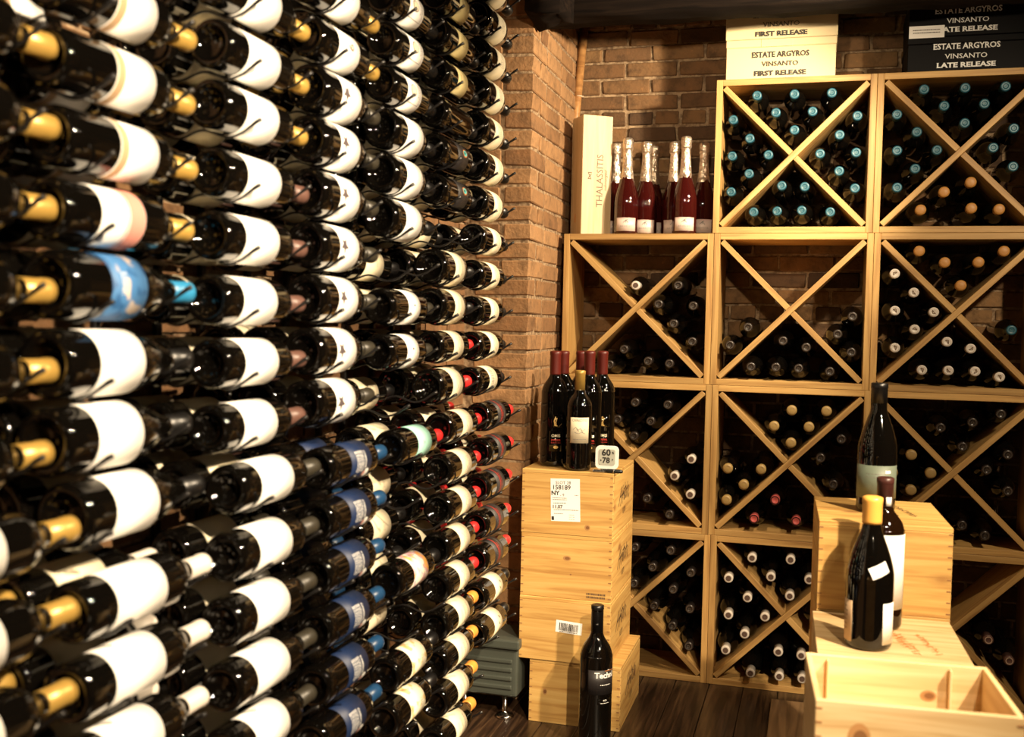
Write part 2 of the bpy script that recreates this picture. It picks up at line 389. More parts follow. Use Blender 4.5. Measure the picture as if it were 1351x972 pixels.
# ceiling timbers: a rough beam along the back wall and one with a ragged end over the pier
def rough_beam(name, lo, hi, axis, n=40, amp=.02):
    bm = bmesh.new(); lo = Vector(lo); hi = Vector(hi)
    secs = []
    for i in range(n + 1):
        t = i / n; ring = []
        for q in range(12):
            side = q // 3; u = (q % 3) / 3
            c = [(u, 0), (1, u), (1 - u, 1), (0, 1 - u)][side]
            if axis == 'x': p = Vector((lo.x + (hi.x - lo.x) * t, lo.y + (hi.y - lo.y) * c[0], lo.z + (hi.z - lo.z) * c[1]))
            else: p = Vector((lo.x + (hi.x - lo.x) * c[0], lo.y + (hi.y - lo.y) * t, lo.z + (hi.z - lo.z) * c[1]))
            if c[1] < .9: p += noise.noise_vector(p * 9) * amp + noise.noise_vector(p * 31) * amp * .4
            p.z = min(p.z, ZC - .001)
            ring.append(bm.verts.new(p))
        secs.append(ring)
    for a, b in zip(secs, secs[1:]):
        for q in range(12): bm.faces.new((a[q], a[(q + 1) % 12], b[(q + 1) % 12], b[q]))
    bm.faces.new(secs[0][::-1]); bm.faces.new(secs[-1]); bmesh.ops.recalc_face_normals(bm, faces=bm.faces[:])
    return struct(name, finish(bm, name, m_beam, True), ceiling)
BEAM_Z = height_at(-.36, 3.5, 21)
rough_beam('beam', (-.935, 3.42, BEAM_Z + .012), (1.7, 3.60, ZC), 'x', 60, .008)
rough_beam('beam', (-.925, 3.27, BEAM_Z - .025), (-.80, 3.43, ZC), 'y', 10, .022)
# ------------------------------------------------------------------ bottle kinds
def bordeaux(r=.0385, h=.30, rn=.0145):
    k = h / .30
    return [(0, .016 * k), (.015, .014 * k), (.025, .006), (r - .011, .0005), (r - .0075, 0), (r - .0035, .0016), (r - .001, .0050), (r, .010)], \
           [(r, .010), (r, .10 * k), (r, .185 * k), (r * .97, .198 * k), (r * .84, .212 * k), (r * .62, .224 * k), (r * .45, .234 * k), (rn, .248 * k), (rn * .97, .285 * k)], \
           [(rn * .97, .285 * k), (rn * 1.05, .2865 * k), (rn * 1.05, .296 * k), (rn * .8, .2985 * k), (0, .2985 * k)]
def burgundy(r=.0432, h=.30, rn=.0148):
    k = h / .30
    return [(0, .022 * k), (.014, .02 * k), (.027, .009), (r - .012, .0008), (r - .0085, 0), (r - .004, .0018), (r - .001, .0055), (r, .011)], \
           [(r, .011), (r, .08 * k), (r, .140 * k), (r * .95, .162 * k), (r * .80, .188 * k), (r * .61, .212 * k), (r * .45, .232 * k), (rn, .252 * k), (rn * .97, .285 * k)], \
           [(rn * .97, .285 * k), (rn * 1.06, .2865 * k), (rn * 1.06, .296 * k), (rn * .8, .2985 * k), (0, .2985 * k)]
def bottle_mesh(kind, m, seg=28, n=3):
    b, s, t = kind; prof = b[:-1] + smooth_prof(s, n)[:-1] + t
    return finish(lathe_bm(prof, seg), 'wine_bottle', m, True)
def cap_prof(rn, z0, z1, top='flat', wax=False):
    e = .0009 if not wax else .0022
    if wax: return [(rn + .0001, z0 + .0005), (rn + e * .8, z0), (rn + e, z0 + .006), (rn + e, z1 - .014), (rn + e * 1.5, z1 - .008), (rn + e * 1.2, z1 - .001), (rn * .8, z1 + .0015), (0, z1 + .002)]
    return [(rn + .0002, z0), (rn + e, z0), (rn + e * .8, z1 - .014), (rn * 1.05 + e, z1 - .012), (rn * 1.05 + e, z1 - .002), (rn * .92, z1), (rn * .55, z1 + .0001), (rn * .5, z1 - .0006), (0, z1 - .0006)]
BX, BG, BK = bordeaux(), burgundy(), bordeaux(.037)
MESH = {}
def get(key, fn):
    if key not in MESH: MESH[key] = fn()
    return MESH[key]
RAD = {'bx': .0385, 'bg': .0432, 'rk': .037}
SHAPES = {'bx': BX, 'bg': BG, 'rk': BK}

def text_block(lines, size, y0, gap, bold=0, t0=0):
    out = []
    for i, s in enumerate(lines): out += shift(text_tris(s, size, bold), t0, y0 - i * gap)
    return out
def thin_lines(n, w, y0, gap, h=.0012, t0=0):
    r = random.Random(n * 7 + int(w * 1e4)); out = []
    for i in range(n):
        x = -w / 2
        while x < w / 2:
            l = r.uniform(.002, .007); out += rect(t0 + x, t0 + min(x + l, w / 2), y0 - i * gap - h / 2, y0 - i * gap + h / 2); x += l + .0014
    return out
# label styles: base, extra inks, print layers for radius r and sheet height h;  (s0, s1, half angle)
def style(kind, r):
    T = text_tris
    if kind == 'white': return P_white, [I_grey], [(thin_lines(1, .016, .018, .003), 1)], .052, .150, 1.75
    if kind == 'plain': return P_white, [I_grey], [], .048, .152, 1.8
    if kind == 'creamplain': return P_cream, [I_grey], [(thin_lines(2, .02, .06, .006), 1)], .052, .148, 1.7
    if kind == 'star': return P_white, [I_star, I_teal], [(star(.002, .018, .0175, .45, .3) + thin_lines(1, .02, .006, .003, .002, .026), 1)], .060, .142, 1.75
    if kind == 'nine': return P_white, [I_brown], [(shift(T('9', .034, .0004), .002, .048), 1)], .060, .148, 1.7
    if kind == 'ornate':
        fr = rect(-.03, .03, .006, .008) + rect(-.03, .03, .068, .070) + rect(-.03, -.0285, .006, .07) + rect(.0285, .03, .006, .07)
        return P_white, [I_grey, P_cream], [(fr + disc(0, .032, .013, .018), 1), (disc(0, .032, .010, .014), 2), (shift(T('ESTATE', .008), 0, .058), 1)], .064, .142, 1.6
    if kind == 'yellow': return P_yellow, [I_brown], [(thin_lines(3, .03, .05, .008) + shift(T('1897', .009), 0, .02), 1)], .068, .138, 1.3
    if kind == 'peacock': return P_dark, [I_orange, I_teal, I_black], [(disc(-.004, .050, .010, .015), 1), (disc(-.004, .050, .0075, .012), 2), (disc(-.004, .047, .0035, .005), 3)], .085, .160, 1.2
    if kind == 'blue': return P_blue, [I_white, I_pink], [(thin_lines(6, .042, .052, .0055, .0022, -.004) + shift(T('CABERNET', .008, .0001), -.004, .062), 1), (disc(.022, .072, .010), 1), (disc(.022, .060, .006), 2)], .075, .165, 1.6
    if kind == 'map': return P_map, [I_white], [(thin_lines(3, .03, .03, .005), 1)], .070, .150, 1.75
    if kind == 'pinkband': return P_white, [I_pink, P_pink], [(rect(-.065, .065, .050, .053), 1), (rect(-.066, .066, .056, .086), 2)], .060, .148, 1.7
    if kind == 'kraft': return P_white, [P_kraft, I_brown], [(rect(-.062, .062, .001, .016), 1), (thin_lines(1, .012, .03, .004), 2)], .088, .168, 1.65
    if kind == 'teal': return P_teal, [I_grey], [(disc(.0, .036, .002) + thin_lines(1, .010, .03, .003), 1)], .078, .158, 1.6
    if kind == 'floral': return P_flor, [I_brown], [(thin_lines(2, .02, .06, .006), 1)], .07, .155, 1.6
    if kind == 'art': return P_art, [I_brown], [(thin_lines(2, .02, .065, .006), 1)], .07, .155, 1.6
    if kind == 'small': return P_white, [I_black], [(rect(-.003, .003, .030, .032) + rect(-.002, .002, .033, .038), 1)], .08, .148, 1.6
    if kind == 'script': return P_cream, [I_grey], [(thin_lines(1, .05, .070, .004, .0028) + shift(T('COASTLINE', .008), 0, .048) + thin_lines(2, .03, .03, .006), 1)], .075, .158, 1.6
    if kind == 'chateau': return P_cream, [I_grey, I_red], [(thin_lines(4, .04, .058, .006) + strokes([[(-.02, .025), (-.01, .035), (0, .026), (.01, .037), (.02, .025)]], .0012), 1)], .078, .150, 1.6
    if kind == 'barcode':
        b = []; xx = -.03; r0 = random.Random(3)
        while xx < .03: w = r0.choice((.0008, .0016, .0024)); b += rect(xx, xx + w, .012, .040); xx += w + r0.choice((.001, .0018))
        return P_cream, [I_grey], [(b + thin_lines(3, .05, .056, .006), 1)], .080, .150, 1.5
    if kind == 'redband': return P_dark, [I_red, I_grey], [(rect(-.055, .055, .030, .034) + thin_lines(1, .06, .044, .004, .003), 1), (thin_lines(3, .05, .022, .006) + rect(-.06, .06, .056, .0575), 2)], .07, .145, 1.6
    if kind == 'slash': return P_cream, [I_black], [(strokes([[(-.018, .050), (-.010, .054)], [(-.002, .040), (.006, .045)], [(.018, .046), (.026, .050)]], .004), 1)], .08, .150, 1.6
    if kind == 'dots': return P_cream, [I_grey], [(thin_lines(6, .04, .06, .007), 1)], .08, .15, 1.6
    if kind == 'none': return None
LOOK = {'white': 'white-labelled', 'plain': 'plain white-labelled', 'creamplain': 'cream-labelled', 'star': 'star-labelled', 'nine': 'white-labelled numeral', 'ornate': 'ornate frame-labelled', 'yellow': 'yellow-labelled',
        'peacock': 'feather-eye', 'blue': 'blue-labelled', 'map': 'sky-blue labelled', 'pinkband': 'pink-banded', 'kraft': 'kraft-edged white label', 'teal': 'aqua-labelled', 'floral': 'floral-labelled', 'art': 'gold-art labelled',
        'small': 'small-printed', 'script': 'cream script-labelled', 'chateau': 'cream sketch-labelled', 'barcode': 'barcode back-labelled', 'redband': 'black and red labelled', 'slash': 'slash-marked cream', 'dots': 'cream text-labelled', 'none': 'unlabelled'}

def make_bottle(shape, lab, cap, label, group, glass=m_glass, wax=False, full=True):
    b = link('wine_bottle', get(('b', shape, glass.name), lambda: bottle_mesh(SHAPES[shape], glass)))
    tag(b, label, 'bottle', group)
    rn = .0148 if shape == 'bg' else .0145
    if cap: link('capsule', get(('c', shape, cap, wax), lambda: finish(lathe_bm(cap_prof(rn, .248 if not wax else .262, .2995, wax=wax), 24), 'capsule', CAP[cap], True)), b)
    st = style(lab, RAD[shape])
    if st and full:
        P, inks, lay, s0, s1, ang = st
        if shape == 'bg' : s1 = min(s1, .142); s0 = min(s0, .07)
        link('label', get(('l', shape, lab), lambda: wrapped('label', ang, s0, s1, RAD[shape], lay, [P] + inks)), b)
    return b

# ------------------------------------------------------------------ the wall of label-forward bottles
ORD = ['zeroth', 'first', 'second', 'third', 'fourth', 'fifth', 'sixth', 'seventh', 'eighth', 'ninth', 'tenth', 'eleventh', 'twelfth', 'thirteenth', 'fourteenth', 'fifteenth', 'sixteenth', 'seventeenth', 'eighteenth', 'nineteenth', 'twentieth', 'twenty-first', 'twenty-second']
DU, DL, LAYER = .90, .87, .0915
YL = [.785, 1.078, 1.435, 1.745, 2.085, 2.395, 2.70]          # bottom of the bottles of each column
def rod_mesh(axis_x):
    "a wavy cradle rod from the wall out into the room (local +X), tip turned up just outside the outermost bottle axis at axis_x"
    L = axis_x + .026; pts = []; n = 40
    for i in range(n + 1):
        x = L * i / n; ph = (x - axis_x) / LAYER * 2 * PI                      # a trough under each bottle axis
        pts.append((x, 0, -.0062 * math.cos(ph) + .0062))
    tip = pts[-1]; pts += [(tip[0] + .010, 0, tip[2] + .007), (tip[0] + .022, 0, tip[2] + .015), (tip[0] + .030, 0, tip[2] + .019)]
    return finish(tube_bm(pts, [.0022] * (len(pts) - 3) + [.0024, .0034, .0036], 8), 'rod', m_metal, True)
# rows of each column: (image row of the bottle-end highlight, 'U' upper or 'L' lower panel, shape, label style, capsule)
def run(ys, panel, shape, lab, cap): return [(y, panel, shape, lab, cap) for y in ys]
COLS = {
 1: run([-52], 'U', 'bx', 'kraft', 'gold') + run([52, 156], 'U', 'bx', 'kraft', 'gold') + run([255], 'U', 'bx', 'pinkband', 'gold') + run([354], 'U', 'bg', 'map', 'sky') + run([461, 564], 'U', 'bg', 'white', 'black')
    + run([668], 'U', 'bg', 'white', 'black') + run([792, 898, 1004], 'L', 'bx', 'plain', 'white'),
 2: run([-42, 41, 121], 'U', 'bx', 'white', 'gold') + run([209.5, 294, 379, 464, 551], 'U', 'bx', 'plain', 'brownpink') + run([631, 721, 806, 893, 980], 'L', 'bx', 'plain', 'olive'),
 3: run([-38, 33], 'U', 'bx', 'nine', 'gold') + run([100, 168, 238, 308, 379, 450, 520], 'U', 'bg', 'star', 'olive') + run([606, 675, 747, 820, 894, 966], 'L', 'bx', 'blue', 'blue'),
 4: run([-18, 40, 98], 'U', 'bx', 'ornate', 'black') + run([157, 215, 274], 'U', 'bg', 'white', 'black') + run([332], 'U', 'bx', None, None) + run([392, 453], 'U', 'bx', 'small', 'olive')
    + run([515], 'U', 'bx', None, None) + run([580], 'L', 'bx', 'teal', 'red') + run([640, 700], 'L', 'bx', None, None) + run([757], 'L', 'bx', 'floral', 'black') + run([818], 'L', 'bx', None, None) + run([880, 940], 'L', 'bx', 'art', 'black'),
 5: run([-18, 32, 84], 'U', 'bx', 'yellow', 'black') + run([136], 'U', 'bx', 'none', 'black') + run([186, 238], 'U', 'bx', 'peacock', 'black') + run([290], 'U', 'bx', None, None) + run([341, 393], 'U', 'bg', 'script', 'black') + run([447], 'U', 'bx', 'chateau', 'red') + run([500], 'U', 'bg', 'chateau', 'red')
    + run([555, 610, 662, 713, 765], 'L', 'bx', 'chateau', 'red') + run([815, 866, 918, 970], 'L', 'bx', 'script', 'orange'),
 6: run([-38, 11, 60, 108, 157, 206, 256], 'U', 'bg', 'chateau', 'black') + run([304, 352, 400, 447], 'U', 'bx', 'chateau', 'black') + run([494], 'U', 'bx', 'barcode', 'black')
    + run([541, 588, 635, 684, 730], 'L', 'bx', 'redband', 'red') + run([779, 828], 'L', 'bx', 'slash', 'black'),
 0: run([-55, 55, 163, 272, 383, 490, 600], 'U', 'bx', 'white', 'gold') + run([703, 812, 922], 'L', 'bx', 'white', 'gold'),
}
NAMEC = {0: 'wall column cut off by the left edge', 1: 'first full wall column from left', 2: 'second full wall column from left', 3: 'third wall column from left', 4: 'fourth wall column from left', 5: 'fifth wall column from left', 6: 'last wall column beside brick pier'}
count_wall = 0
pile_bm = bmesh.new(); pile_mats = []
def pile_bottle(shape, lab, cap, MT):
    "a bottle of the rearmost layers, past the 300 that show largest: joined into one mass"
    rn = .0145 if shape == 'bx' else .0148
    ms = [get(('b8', shape), lambda: bottle_mesh(BX if shape == 'bx' else BG, m_glass, 16, 1)), get(('c', shape, cap, False), lambda: finish(lathe_bm(cap_prof(rn, .248, .2995), 24), 'capsule', CAP[cap], True))]
    st = style(lab, RAD[shape])
    if st:
        P, inks, lay, s0, s1, ang = st
        if shape == 'bg': s1 = min(s1, .142); s0 = min(s0, .07)
        ms.append(get(('l', shape, lab), lambda: wrapped('label', ang, s0, s1, RAD[shape], lay, [P] + inks)))
    for me in ms:
        nf, nv = len(pile_bm.faces), len(pile_bm.verts)
        pile_bm.from_mesh(me); pile_bm.verts.ensure_lookup_table(); pile_bm.faces.ensure_lookup_table()
        bmesh.ops.transform(pile_bm, matrix=MT, verts=pile_bm.verts[nv:])
        idx = []
        for m in me.materials:
            if m not in pile_mats: pile_mats.append(m)
            idx.append(pile_mats.index(m))
        for f in pile_bm.faces[nf:]: f.material_index = idx[f.material_index]
for c in range(7):
    rack = thing('wall_rack', 'black wire bottle rack carrying the ' + NAMEC[c], 'wine rack', (XW, YL[c], 0), group='wire racks on the left wall')
    for yy in (.055, .225):
        bm = bmesh.new(); add_box(bm, (.008, yy - .008, .06), (.020, yy + .008, ZC - .03)); bevel_all(bm, .002)
        link('rail', finish(bm, 'rail', m_metal), rack)
    for ri, (hy, pan, shape, lab, cap) in enumerate(COLS[c]):
        D = DU if pan == 'U' else DL; depth_n = 3 if pan == 'L' else 2
        s = .11 * (1080 - (1080 - 1311 / (.2764 * D + .96 * YL[c])))
        yc = hy + (13 * s / 72 if c else 0)
        Yb = YL[c] + rnd.uniform(-.006, .006)
        if c == 1 and hy == 668: Yb += .03
        Z = height_at(-D, YL[c] if c else YL[c] + .27, yc)
        if Z < .07: continue
        if ri and c and lastz - Z < .09: print('tight', c, ri, hy, round(lastz - Z, 4))
        lastz = Z
        r = RAD[shape]
        n_layers = 3
        rd = get(('rod', pan), lambda: rod_mesh(-XW - D))
        for yy, rr in ((.055, r), (.225, .0145)):
            link('rod', rd, rack, (0, yy, Z - r - .0022 if yy < .1 else Z - rr - .0022 - .004))
        for layer in range(3):
            if lab is None and layer == 0: continue
            if layer == 2 and (rnd.random() < .25 or c == 0): continue
            if layer == 1 and rnd.random() < .06: continue
            X = -D - layer * LAYER
            if layer == 0:
                L_ = lab; cp = cap; shp = shape
            else:
                shp = shape; L_ = {'star': 'creamplain', 'plain': 'creamplain', 'blue': 'blue', 'white': 'creamplain', 'kraft': 'kraft'}.get(lab, 'creamplain'); cp = cap or 'black'
                if lab is None: L_ = 'creamplain'
            where = NAMEC[c].replace(' wall', '').replace('full ', '')
            look = LOOK[L_] if layer == 0 else ['', 'middle-depth', 'innermost'][layer] + ' ' + LOOK[L_].split()[0]
            if layer == 2 or (layer == 1 and c < 3):
                roll = rnd.uniform(-.1, .1)
                MT = Matrix.Translation((X, Yb + rnd.uniform(-.008, .008), Z)) @ Matrix.Rotation(-PI / 2, 4, 'X') @ Matrix.Rotation(roll, 4, 'Z')
                pile_bottle(shp, L_, cp, MT); continue
            b = make_bottle(shp, L_, cp, f"{look} bottle, {ORD[ri + 1]} from top, {where}", 'bottles lying in the left wall racks', wax=(cap == 'orange'))
            roll = rnd.uniform(-.06, .06) - .12
            if L_ == 'blue': roll = .0
            b.matrix_world = Matrix.Translation((X, Yb + (0 if layer == 0 else rnd.uniform(-.008, .008)), Z)) @ Matrix.Rotation(-PI / 2, 4, 'X') @ Matrix.Rotation(roll, 4, 'Z')
            count_wall += 1
pile = link('wine_bottles', finish(pile_bm, 'rear_bottles', pile_mats)); pile['kind'] = 'stuff'; tag(pile, 'dark bottles lying deep in the left wall racks behind the outer rows', 'bottles')
for p_ in pile.data.polygons: p_.use_smooth = True
print('wall bottles', count_wall)

# ------------------------------------------------------------------ X-rack cubes on the back wall
YF, DEP, BT = 3.78, .265, .0215
ZR = [0, .5315, 1.063, 1.5945, 2.126]
SHIFT = {1: -.010, 2: -.003, 3: .006, 4: .016}              # the stack leans a little
XS = [-.899, -.3595, .1725, .7045, 1.2365]
ROWN = {1: 'top', 2: 'second', 3: 'third', 4: 'bottom'}; COLN = ['left', 'middle', 'right', 'far right']
def xrack(ci, ri):
    x0 = XS[ci] + SHIFT[ri] + .0006; x1 = XS[ci + 1] + SHIFT[ri] - .0006; z1 = ZR[5 - ri] ; z0 = ZR[4 - ri] + .0006
    if z0 < .01: z0 = .0
    w, h = x1 - x0, z1 - z0
    t = thing('rack_cube', f'pine X-divided wine cube, {ROWN[ri]} row, {COLN[ci]} column of the back rack', 'wine rack', ((x0 + x1) / 2, YF + DEP / 2, z0), group='pine cubes stacked against the back wall')
    board('side_panel', (h, DEP, BT), m_rack, t, (-w / 2 + BT / 2, 0, h / 2), (0, PI / 2, 0))
    board('side_panel', (h, DEP, BT), m_rack, t, (w / 2 - BT / 2, 0, h / 2), (0, PI / 2, 0))
    board('bottom_panel', (w - 2 * BT, DEP, BT), m_rack, t, (0, 0, BT / 2))
    board('top_panel', (w - 2 * BT, DEP, BT), m_rack, t, (0, 0, h - BT / 2))
    wi, hi = w - 2 * BT, h - 2 * BT; L = math.hypot(wi, hi) - .018; a = math.atan2(hi, wi)
    board('divider', (L, DEP - .004, .0195), m_rack, t, (0, 0, h / 2), (0, -a, 0))                        # lower left to upper right, whole
    Lh = L / 2 - .0105
    for sg in (1, -1):
        board('divider', (Lh, DEP - .004, .0195), m_rack, t, (sg * math.cos(a) * (Lh / 2 + .0105), 0, h / 2 - sg * math.sin(a) * (Lh / 2 + .0105)), (0, a, 0))
for ci in range(4):
    for ri in range(1, 5):
        if ci == 0 and ri == 1: continue
        xrack(ci, ri)
def cv(pts, ox, oy, k): return [(ox + x / k, oy + y / k) for x, y in pts]
CAPS = {
 (1, 1): {'teal': cv([(215,393),(370,388),(525,382),(293,465),(445,460),(370,537),(107,495),(185,572),(108,645),(262,640),(182,718),(105,793),(637,478),(557,557),(476,635),(637,630),(555,707),(633,778),(322,768),(420,760),(197,873),(298,873),(400,870),(528,867)], 930, 0, 3.135)},
 (2, 1): {'teal': cv([(907,360),(1077,355),(1245,345),(990,437),(1157,428),(1075,508),(795,473),(877,545),(795,622),(960,620),(870,697),(795,775),(1278,530),(1193,610),(1275,688)], 930, 0, 3.135), 'amber': cv([(893,867),(990,793),(1107,747),(1103,860),(1223,860)], 930, 0, 3.135)},
 (2, 2): {'amber': cv([(352,150),(493,237),(682,235),(825,147),(583,365)], 1130, 290, 4.226), 'white': cv([(217,297),(328,398),(215,506),(440,507),(325,610),(215,713),(515,682),(670,686),(365,837),(513,840),(672,842),(832,843)], 1130, 290, 4.226), 'teal': cv([(865,615)], 1130, 290, 4.226)},
 (0, 2): {'white': cv([(333,265)], 730, 290, 3.07), 'clear': cv([(505,265),(420,335),(575,348),(487,420),(570,493),(285,525),(383,572),(475,577),(228,590)], 730, 290, 3.07)},
 (1, 2): {'clear': cv([(788,435),(715,507),(800,595),(907,597),(988,600),(930,490),(1036,507),(1135,602),(1165,465),(1235,400),(1235,530)], 730, 290, 3.07)},
 (0, 3): {'clear': cv([(38,150),(247,165),(137,270),(30,365),(-78,260),(113,765),(258,868)], 830, 500, 4.86), 'white': cv([(405,515),(290,622),(405,742)], 830, 500, 4.86)},
 (1, 3): {'tan': cv([(611,217),(805,222),(512,305),(708,311),(606,399),(253,542),(441,549),(347,638),(250,722)], 900, 490, 4.227), 'pink': cv([(518,718),(400,822),(635,835)], 900, 490, 4.227), 'clear': cv([(888,378),(772,483),(843,630)], 900, 490, 4.227)},
 (2, 3): {'tan': cv([(660,510),(545,617),(778,622),(660,728)], 1060, 490, 4.629), 'clear': cv([(630,345),(415,380),(565,510),(832,268)], 1160, 490, 5.115) + [(1330, 600), (1302, 620), (1330, 648), (1270, 694), (1240, 702), (1298, 706)]},
 (0, 4): {'clear': cv([(58,148),(275,168),(165,270),(50,368),(412,305),(290,405),(175,505),(408,525),(285,628),(395,752)], 825, 690, 4.62)},
 (1, 4): {'white': cv([(230,160),(455,170),(340,270),(568,292),(453,385),(93,278),(203,392),(92,492),(313,512),(197,615),(85,708),(595,525),(383,708),(537,712),(220,848),(388,858),(522,872)], 940, 700, 4.42)},
 (2, 4): {'brownpink': cv([(770,290),(917,437)], 1160, 790, 5.34)},
}
CNAME = {'teal': 'blue-capped', 'amber': 'amber-waxed', 'white': 'white-capped', 'clear': 'dark-capped', 'tan': 'tan-waxed', 'pink': 'pink-capped', 'brownpink': 'brown-capped'}
m_capring = mat('cap_ring', (.75, .68, .6), .35, .5); m_capteal = mat('cap_teal_print', (.035, .12, .155), .45, .1)
def cap_end(key):
    "printed end of a capsule: ring and small emblem"
    bm = bmesh.new(); R = .0125; z = .3001
    def ann(r0, r1, mi, z):
        n = 20
        for i in range(n):
            a, b = 2 * PI * i / n, 2 * PI * (i + 1) / n
            bm.faces.new([bm.verts.new((r * math.cos(t), r * math.sin(t), z)) for r, t in ((r0, a), (r1, a), (r1, b), (r0, b))]).material_index = mi
    if key == 'teal': ann(.0098, .0125, 1, z); ann(.0035, .006, 1, z); ann(.0002, .002, 1, z); mats = [m_capring, m_capteal]
    elif key == 'clear': ann(.0105, .0125, 1, z); ann(.003, .0045, 1, z); mats = [m_capring, mat('cap_smoke_ring', (.11, .085, .065), .3, .3)]
    elif key == 'white': ann(.0005, .0096, 1, z); mats = [m_capring, mat('cap_well', (.10, .06, .045), .5)]
    elif key == 'tan': ann(.0092, .0106, 1, z); mats = [m_capring, mat('wax_tan_rim', (.36, .22, .09), .5)]
    elif key == 'pink': ann(.0115, .0155, 1, z); mats = [m_capring, mat('cap_dark_rim', (.03, .01, .01), .3)]
    elif key == 'amber': ann(.0095, .011, 1, z); mats = [m_capring, mat('wax_amber_rim', (.42, .17, .03), .5)]
    elif key == 'brownpink': ann(.009, .012, 1, z); mats = [m_capring, mat('cap_tan_rim', (.5, .35, .25), .4)]
    elif key == 'screw':
        ann(.0119, .0122, 1, z); mats = [m_capring, I_brown]
        for t in strokes([[(-.006, -.006), (.006, .006)], [(-.002, -.007), (-.006, .002), (.004, .006)]], .0022): bm.faces.new([bm.verts.new((p[0], p[1], z)) for p in t]).material_index = 1
    return finish(bm, 'cap_mark', mats)
racked = []
RR = .0375
def clamp_wedge(dx, dz, wd, rr=RR):
    lim = .53 / 2 - BT - rr - .001; dd = .0098 + rr + .0005
    for _ in range(2):
        dx = max(-lim, min(lim, dx)); dz = max(-lim, min(lim, dz))
        nx, nz = {'upper': (0, 1), 'lower': (0, -1), 'right': (1, 0), 'left': (-1, 0)}[wd]; tx, tz = nz, nx
        u, v = dx * nx + dz * nz, dx * tx + dz * tz
        for sx in (1, -1):
            e = (u - sx * v) / math.sqrt(2)
            if e < dd: k = (dd - e) / math.sqrt(2); u += k; v -= sx * k
        dx, dz = u * nx + v * tx, u * nz + v * tz
    return dx, dz
for (ci, ri), sets in CAPS.items():
    xm = (XS[ci] + XS[ci + 1]) / 2 + SHIFT[ri]; zm = (ZR[4 - ri] + ZR[5 - ri]) / 2; items = []
    for key, pts in sets.items():
        for px, py in pts:
            yt = YF - .012 - (.012 if key in ('white', 'brownpink') and ri == 4 else 0)
            p = hit(px, py, 1, yt); dx, dz = p.x - xm, p.z - zm
            wd = ('upper' if dz > 0 else 'lower') if abs(dz) > abs(dx) else ('right' if dx > 0 else 'left')
            items.append([dx, dz, yt, wd, key, (dx, dz)])
    for it in range(80):
        for q in items: q[0], q[1] = clamp_wedge(q[0], q[1], q[3])
        for a in range(len(items)):
            for b in range(a):
                A, B = items[a], items[b]
                if A[3] != B[3]: continue
                ex, ez = A[0] - B[0], A[1] - B[1]; d = math.hypot(ex, ez) or 1e-4
                if d < 2 * RR + .001:
                    k = (2 * RR + .0015 - d) / 2 / d; A[0] += ex * k; A[1] += ez * k; B[0] -= ex * k; B[1] -= ez * k
    for a in range(len(items)):
        for b in range(a):
            d = math.hypot(items[a][0] - items[b][0], items[a][1] - items[b][1])
            if d < .072: print('close', ci, ri, round(d, 3), items[a][3:], items[b][3:])
    for wd in ('upper', 'left', 'right', 'lower'):
        for key in sets:
            L = [q for q in items if q[3] == wd and q[4] == key]
            L.sort(key=(lambda q: q[0]) if wd in ('upper', 'lower') else (lambda q: -q[1]))
            for i, (dx, dz, yt, _, _, _) in enumerate(L):
                word = 'from left' if wd in ('upper', 'lower') else 'from top'
                nth = ORD[i + 1] + ' ' + word if len(L) > 1 else 'the only one'
                wax = key in ('tan', 'amber')
                b = make_bottle('rk', 'none', key, f"{CNAME[key]} bottle, {nth} in {wd} wedge, {ROWN[ri]} {COLN[ci]} cube", 'bottles lying in the pine cubes', wax=wax, full=False)
                k2 = 'screw' if key == 'white' and (ci, ri) == (2, 2) else key
                e = link('cap_mark', get(('ce', k2), lambda: cap_end(k2)), b)
                if wax: e.location.z = .0016
                b.matrix_world = Matrix.Translation((xm + dx, yt + .2995, zm + dz)) @ Matrix.Rotation(PI / 2, 4, 'X') @ Matrix.Rotation(rnd.uniform(0, 6.28), 4, 'Z')
                racked.append(b)
print('racked', len(racked))

# ------------------------------------------------------------------ wine crates
m_joint = mat('end_grain', (.26, .125, .045), .7)
def crate(name, label, loc, rz, w, d, h, logo=None, lid=True, m=m_crate, group='wine crates stacked on the floor'):
    t = thing(name, label, 'crate', loc, rz, group); T = .009
    board('front_panel', (w, h - (.012 if lid else 0), T), m, t, (w / 2, T / 2, (h - (.012 if lid else 0)) / 2), (PI / 2, 0, 0))
    board('back_panel', (w, h - (.012 if lid else 0), T), m, t, (w / 2, d - T / 2, (h - (.012 if lid else 0)) / 2), (PI / 2, 0, 0))
    for x in (T / 2 - .0003, w - T / 2 + .0003):
        o = board('side_panel', (d - 2 * T, h - (.012 if lid else 0), T), m, t, (x, d / 2, (h - (.012 if lid else 0)) / 2)); o.rotation_euler = (PI / 2, 0, PI / 2)
    board('base_panel', (w - 2 * T - .001, d - 2 * T - .001, .006), m, t, (w / 2, d / 2, .006))
    if lid: board('lid', (w, d, .0115), m, t, (w / 2, d / 2, h - .006))
    # comb joints: end grain of the side boards showing on the front corners
    bm = bmesh.new(); n = 8
    for i in range(n):
        z = h * (i + .35) / n
        for x0 in (.0008, w - T - .0008):
            add_box(bm, (x0, -.0006, z), (x0 + T, .001, z + .003))
        add_box(bm, (w - .001, .001, z + .010), (w + .0005, T, z + .013))
    cj = link('corner_joint', finish(bm, 'corner_joint', m_joint), t); cj['kind'] = 'stuff'
    return t
PLANE_FRONT = lambda x, y, z: Matrix.Translation((x, y, z)) @ Matrix.Rotation(PI / 2, 4, 'X')
def PLANE_RIGHT(x, y, z): return Matrix.Translation((x, y, z)) @ Matrix.Rotation(PI / 2, 4, 'Z') @ Matrix.Rotation(PI / 2, 4, 'X')
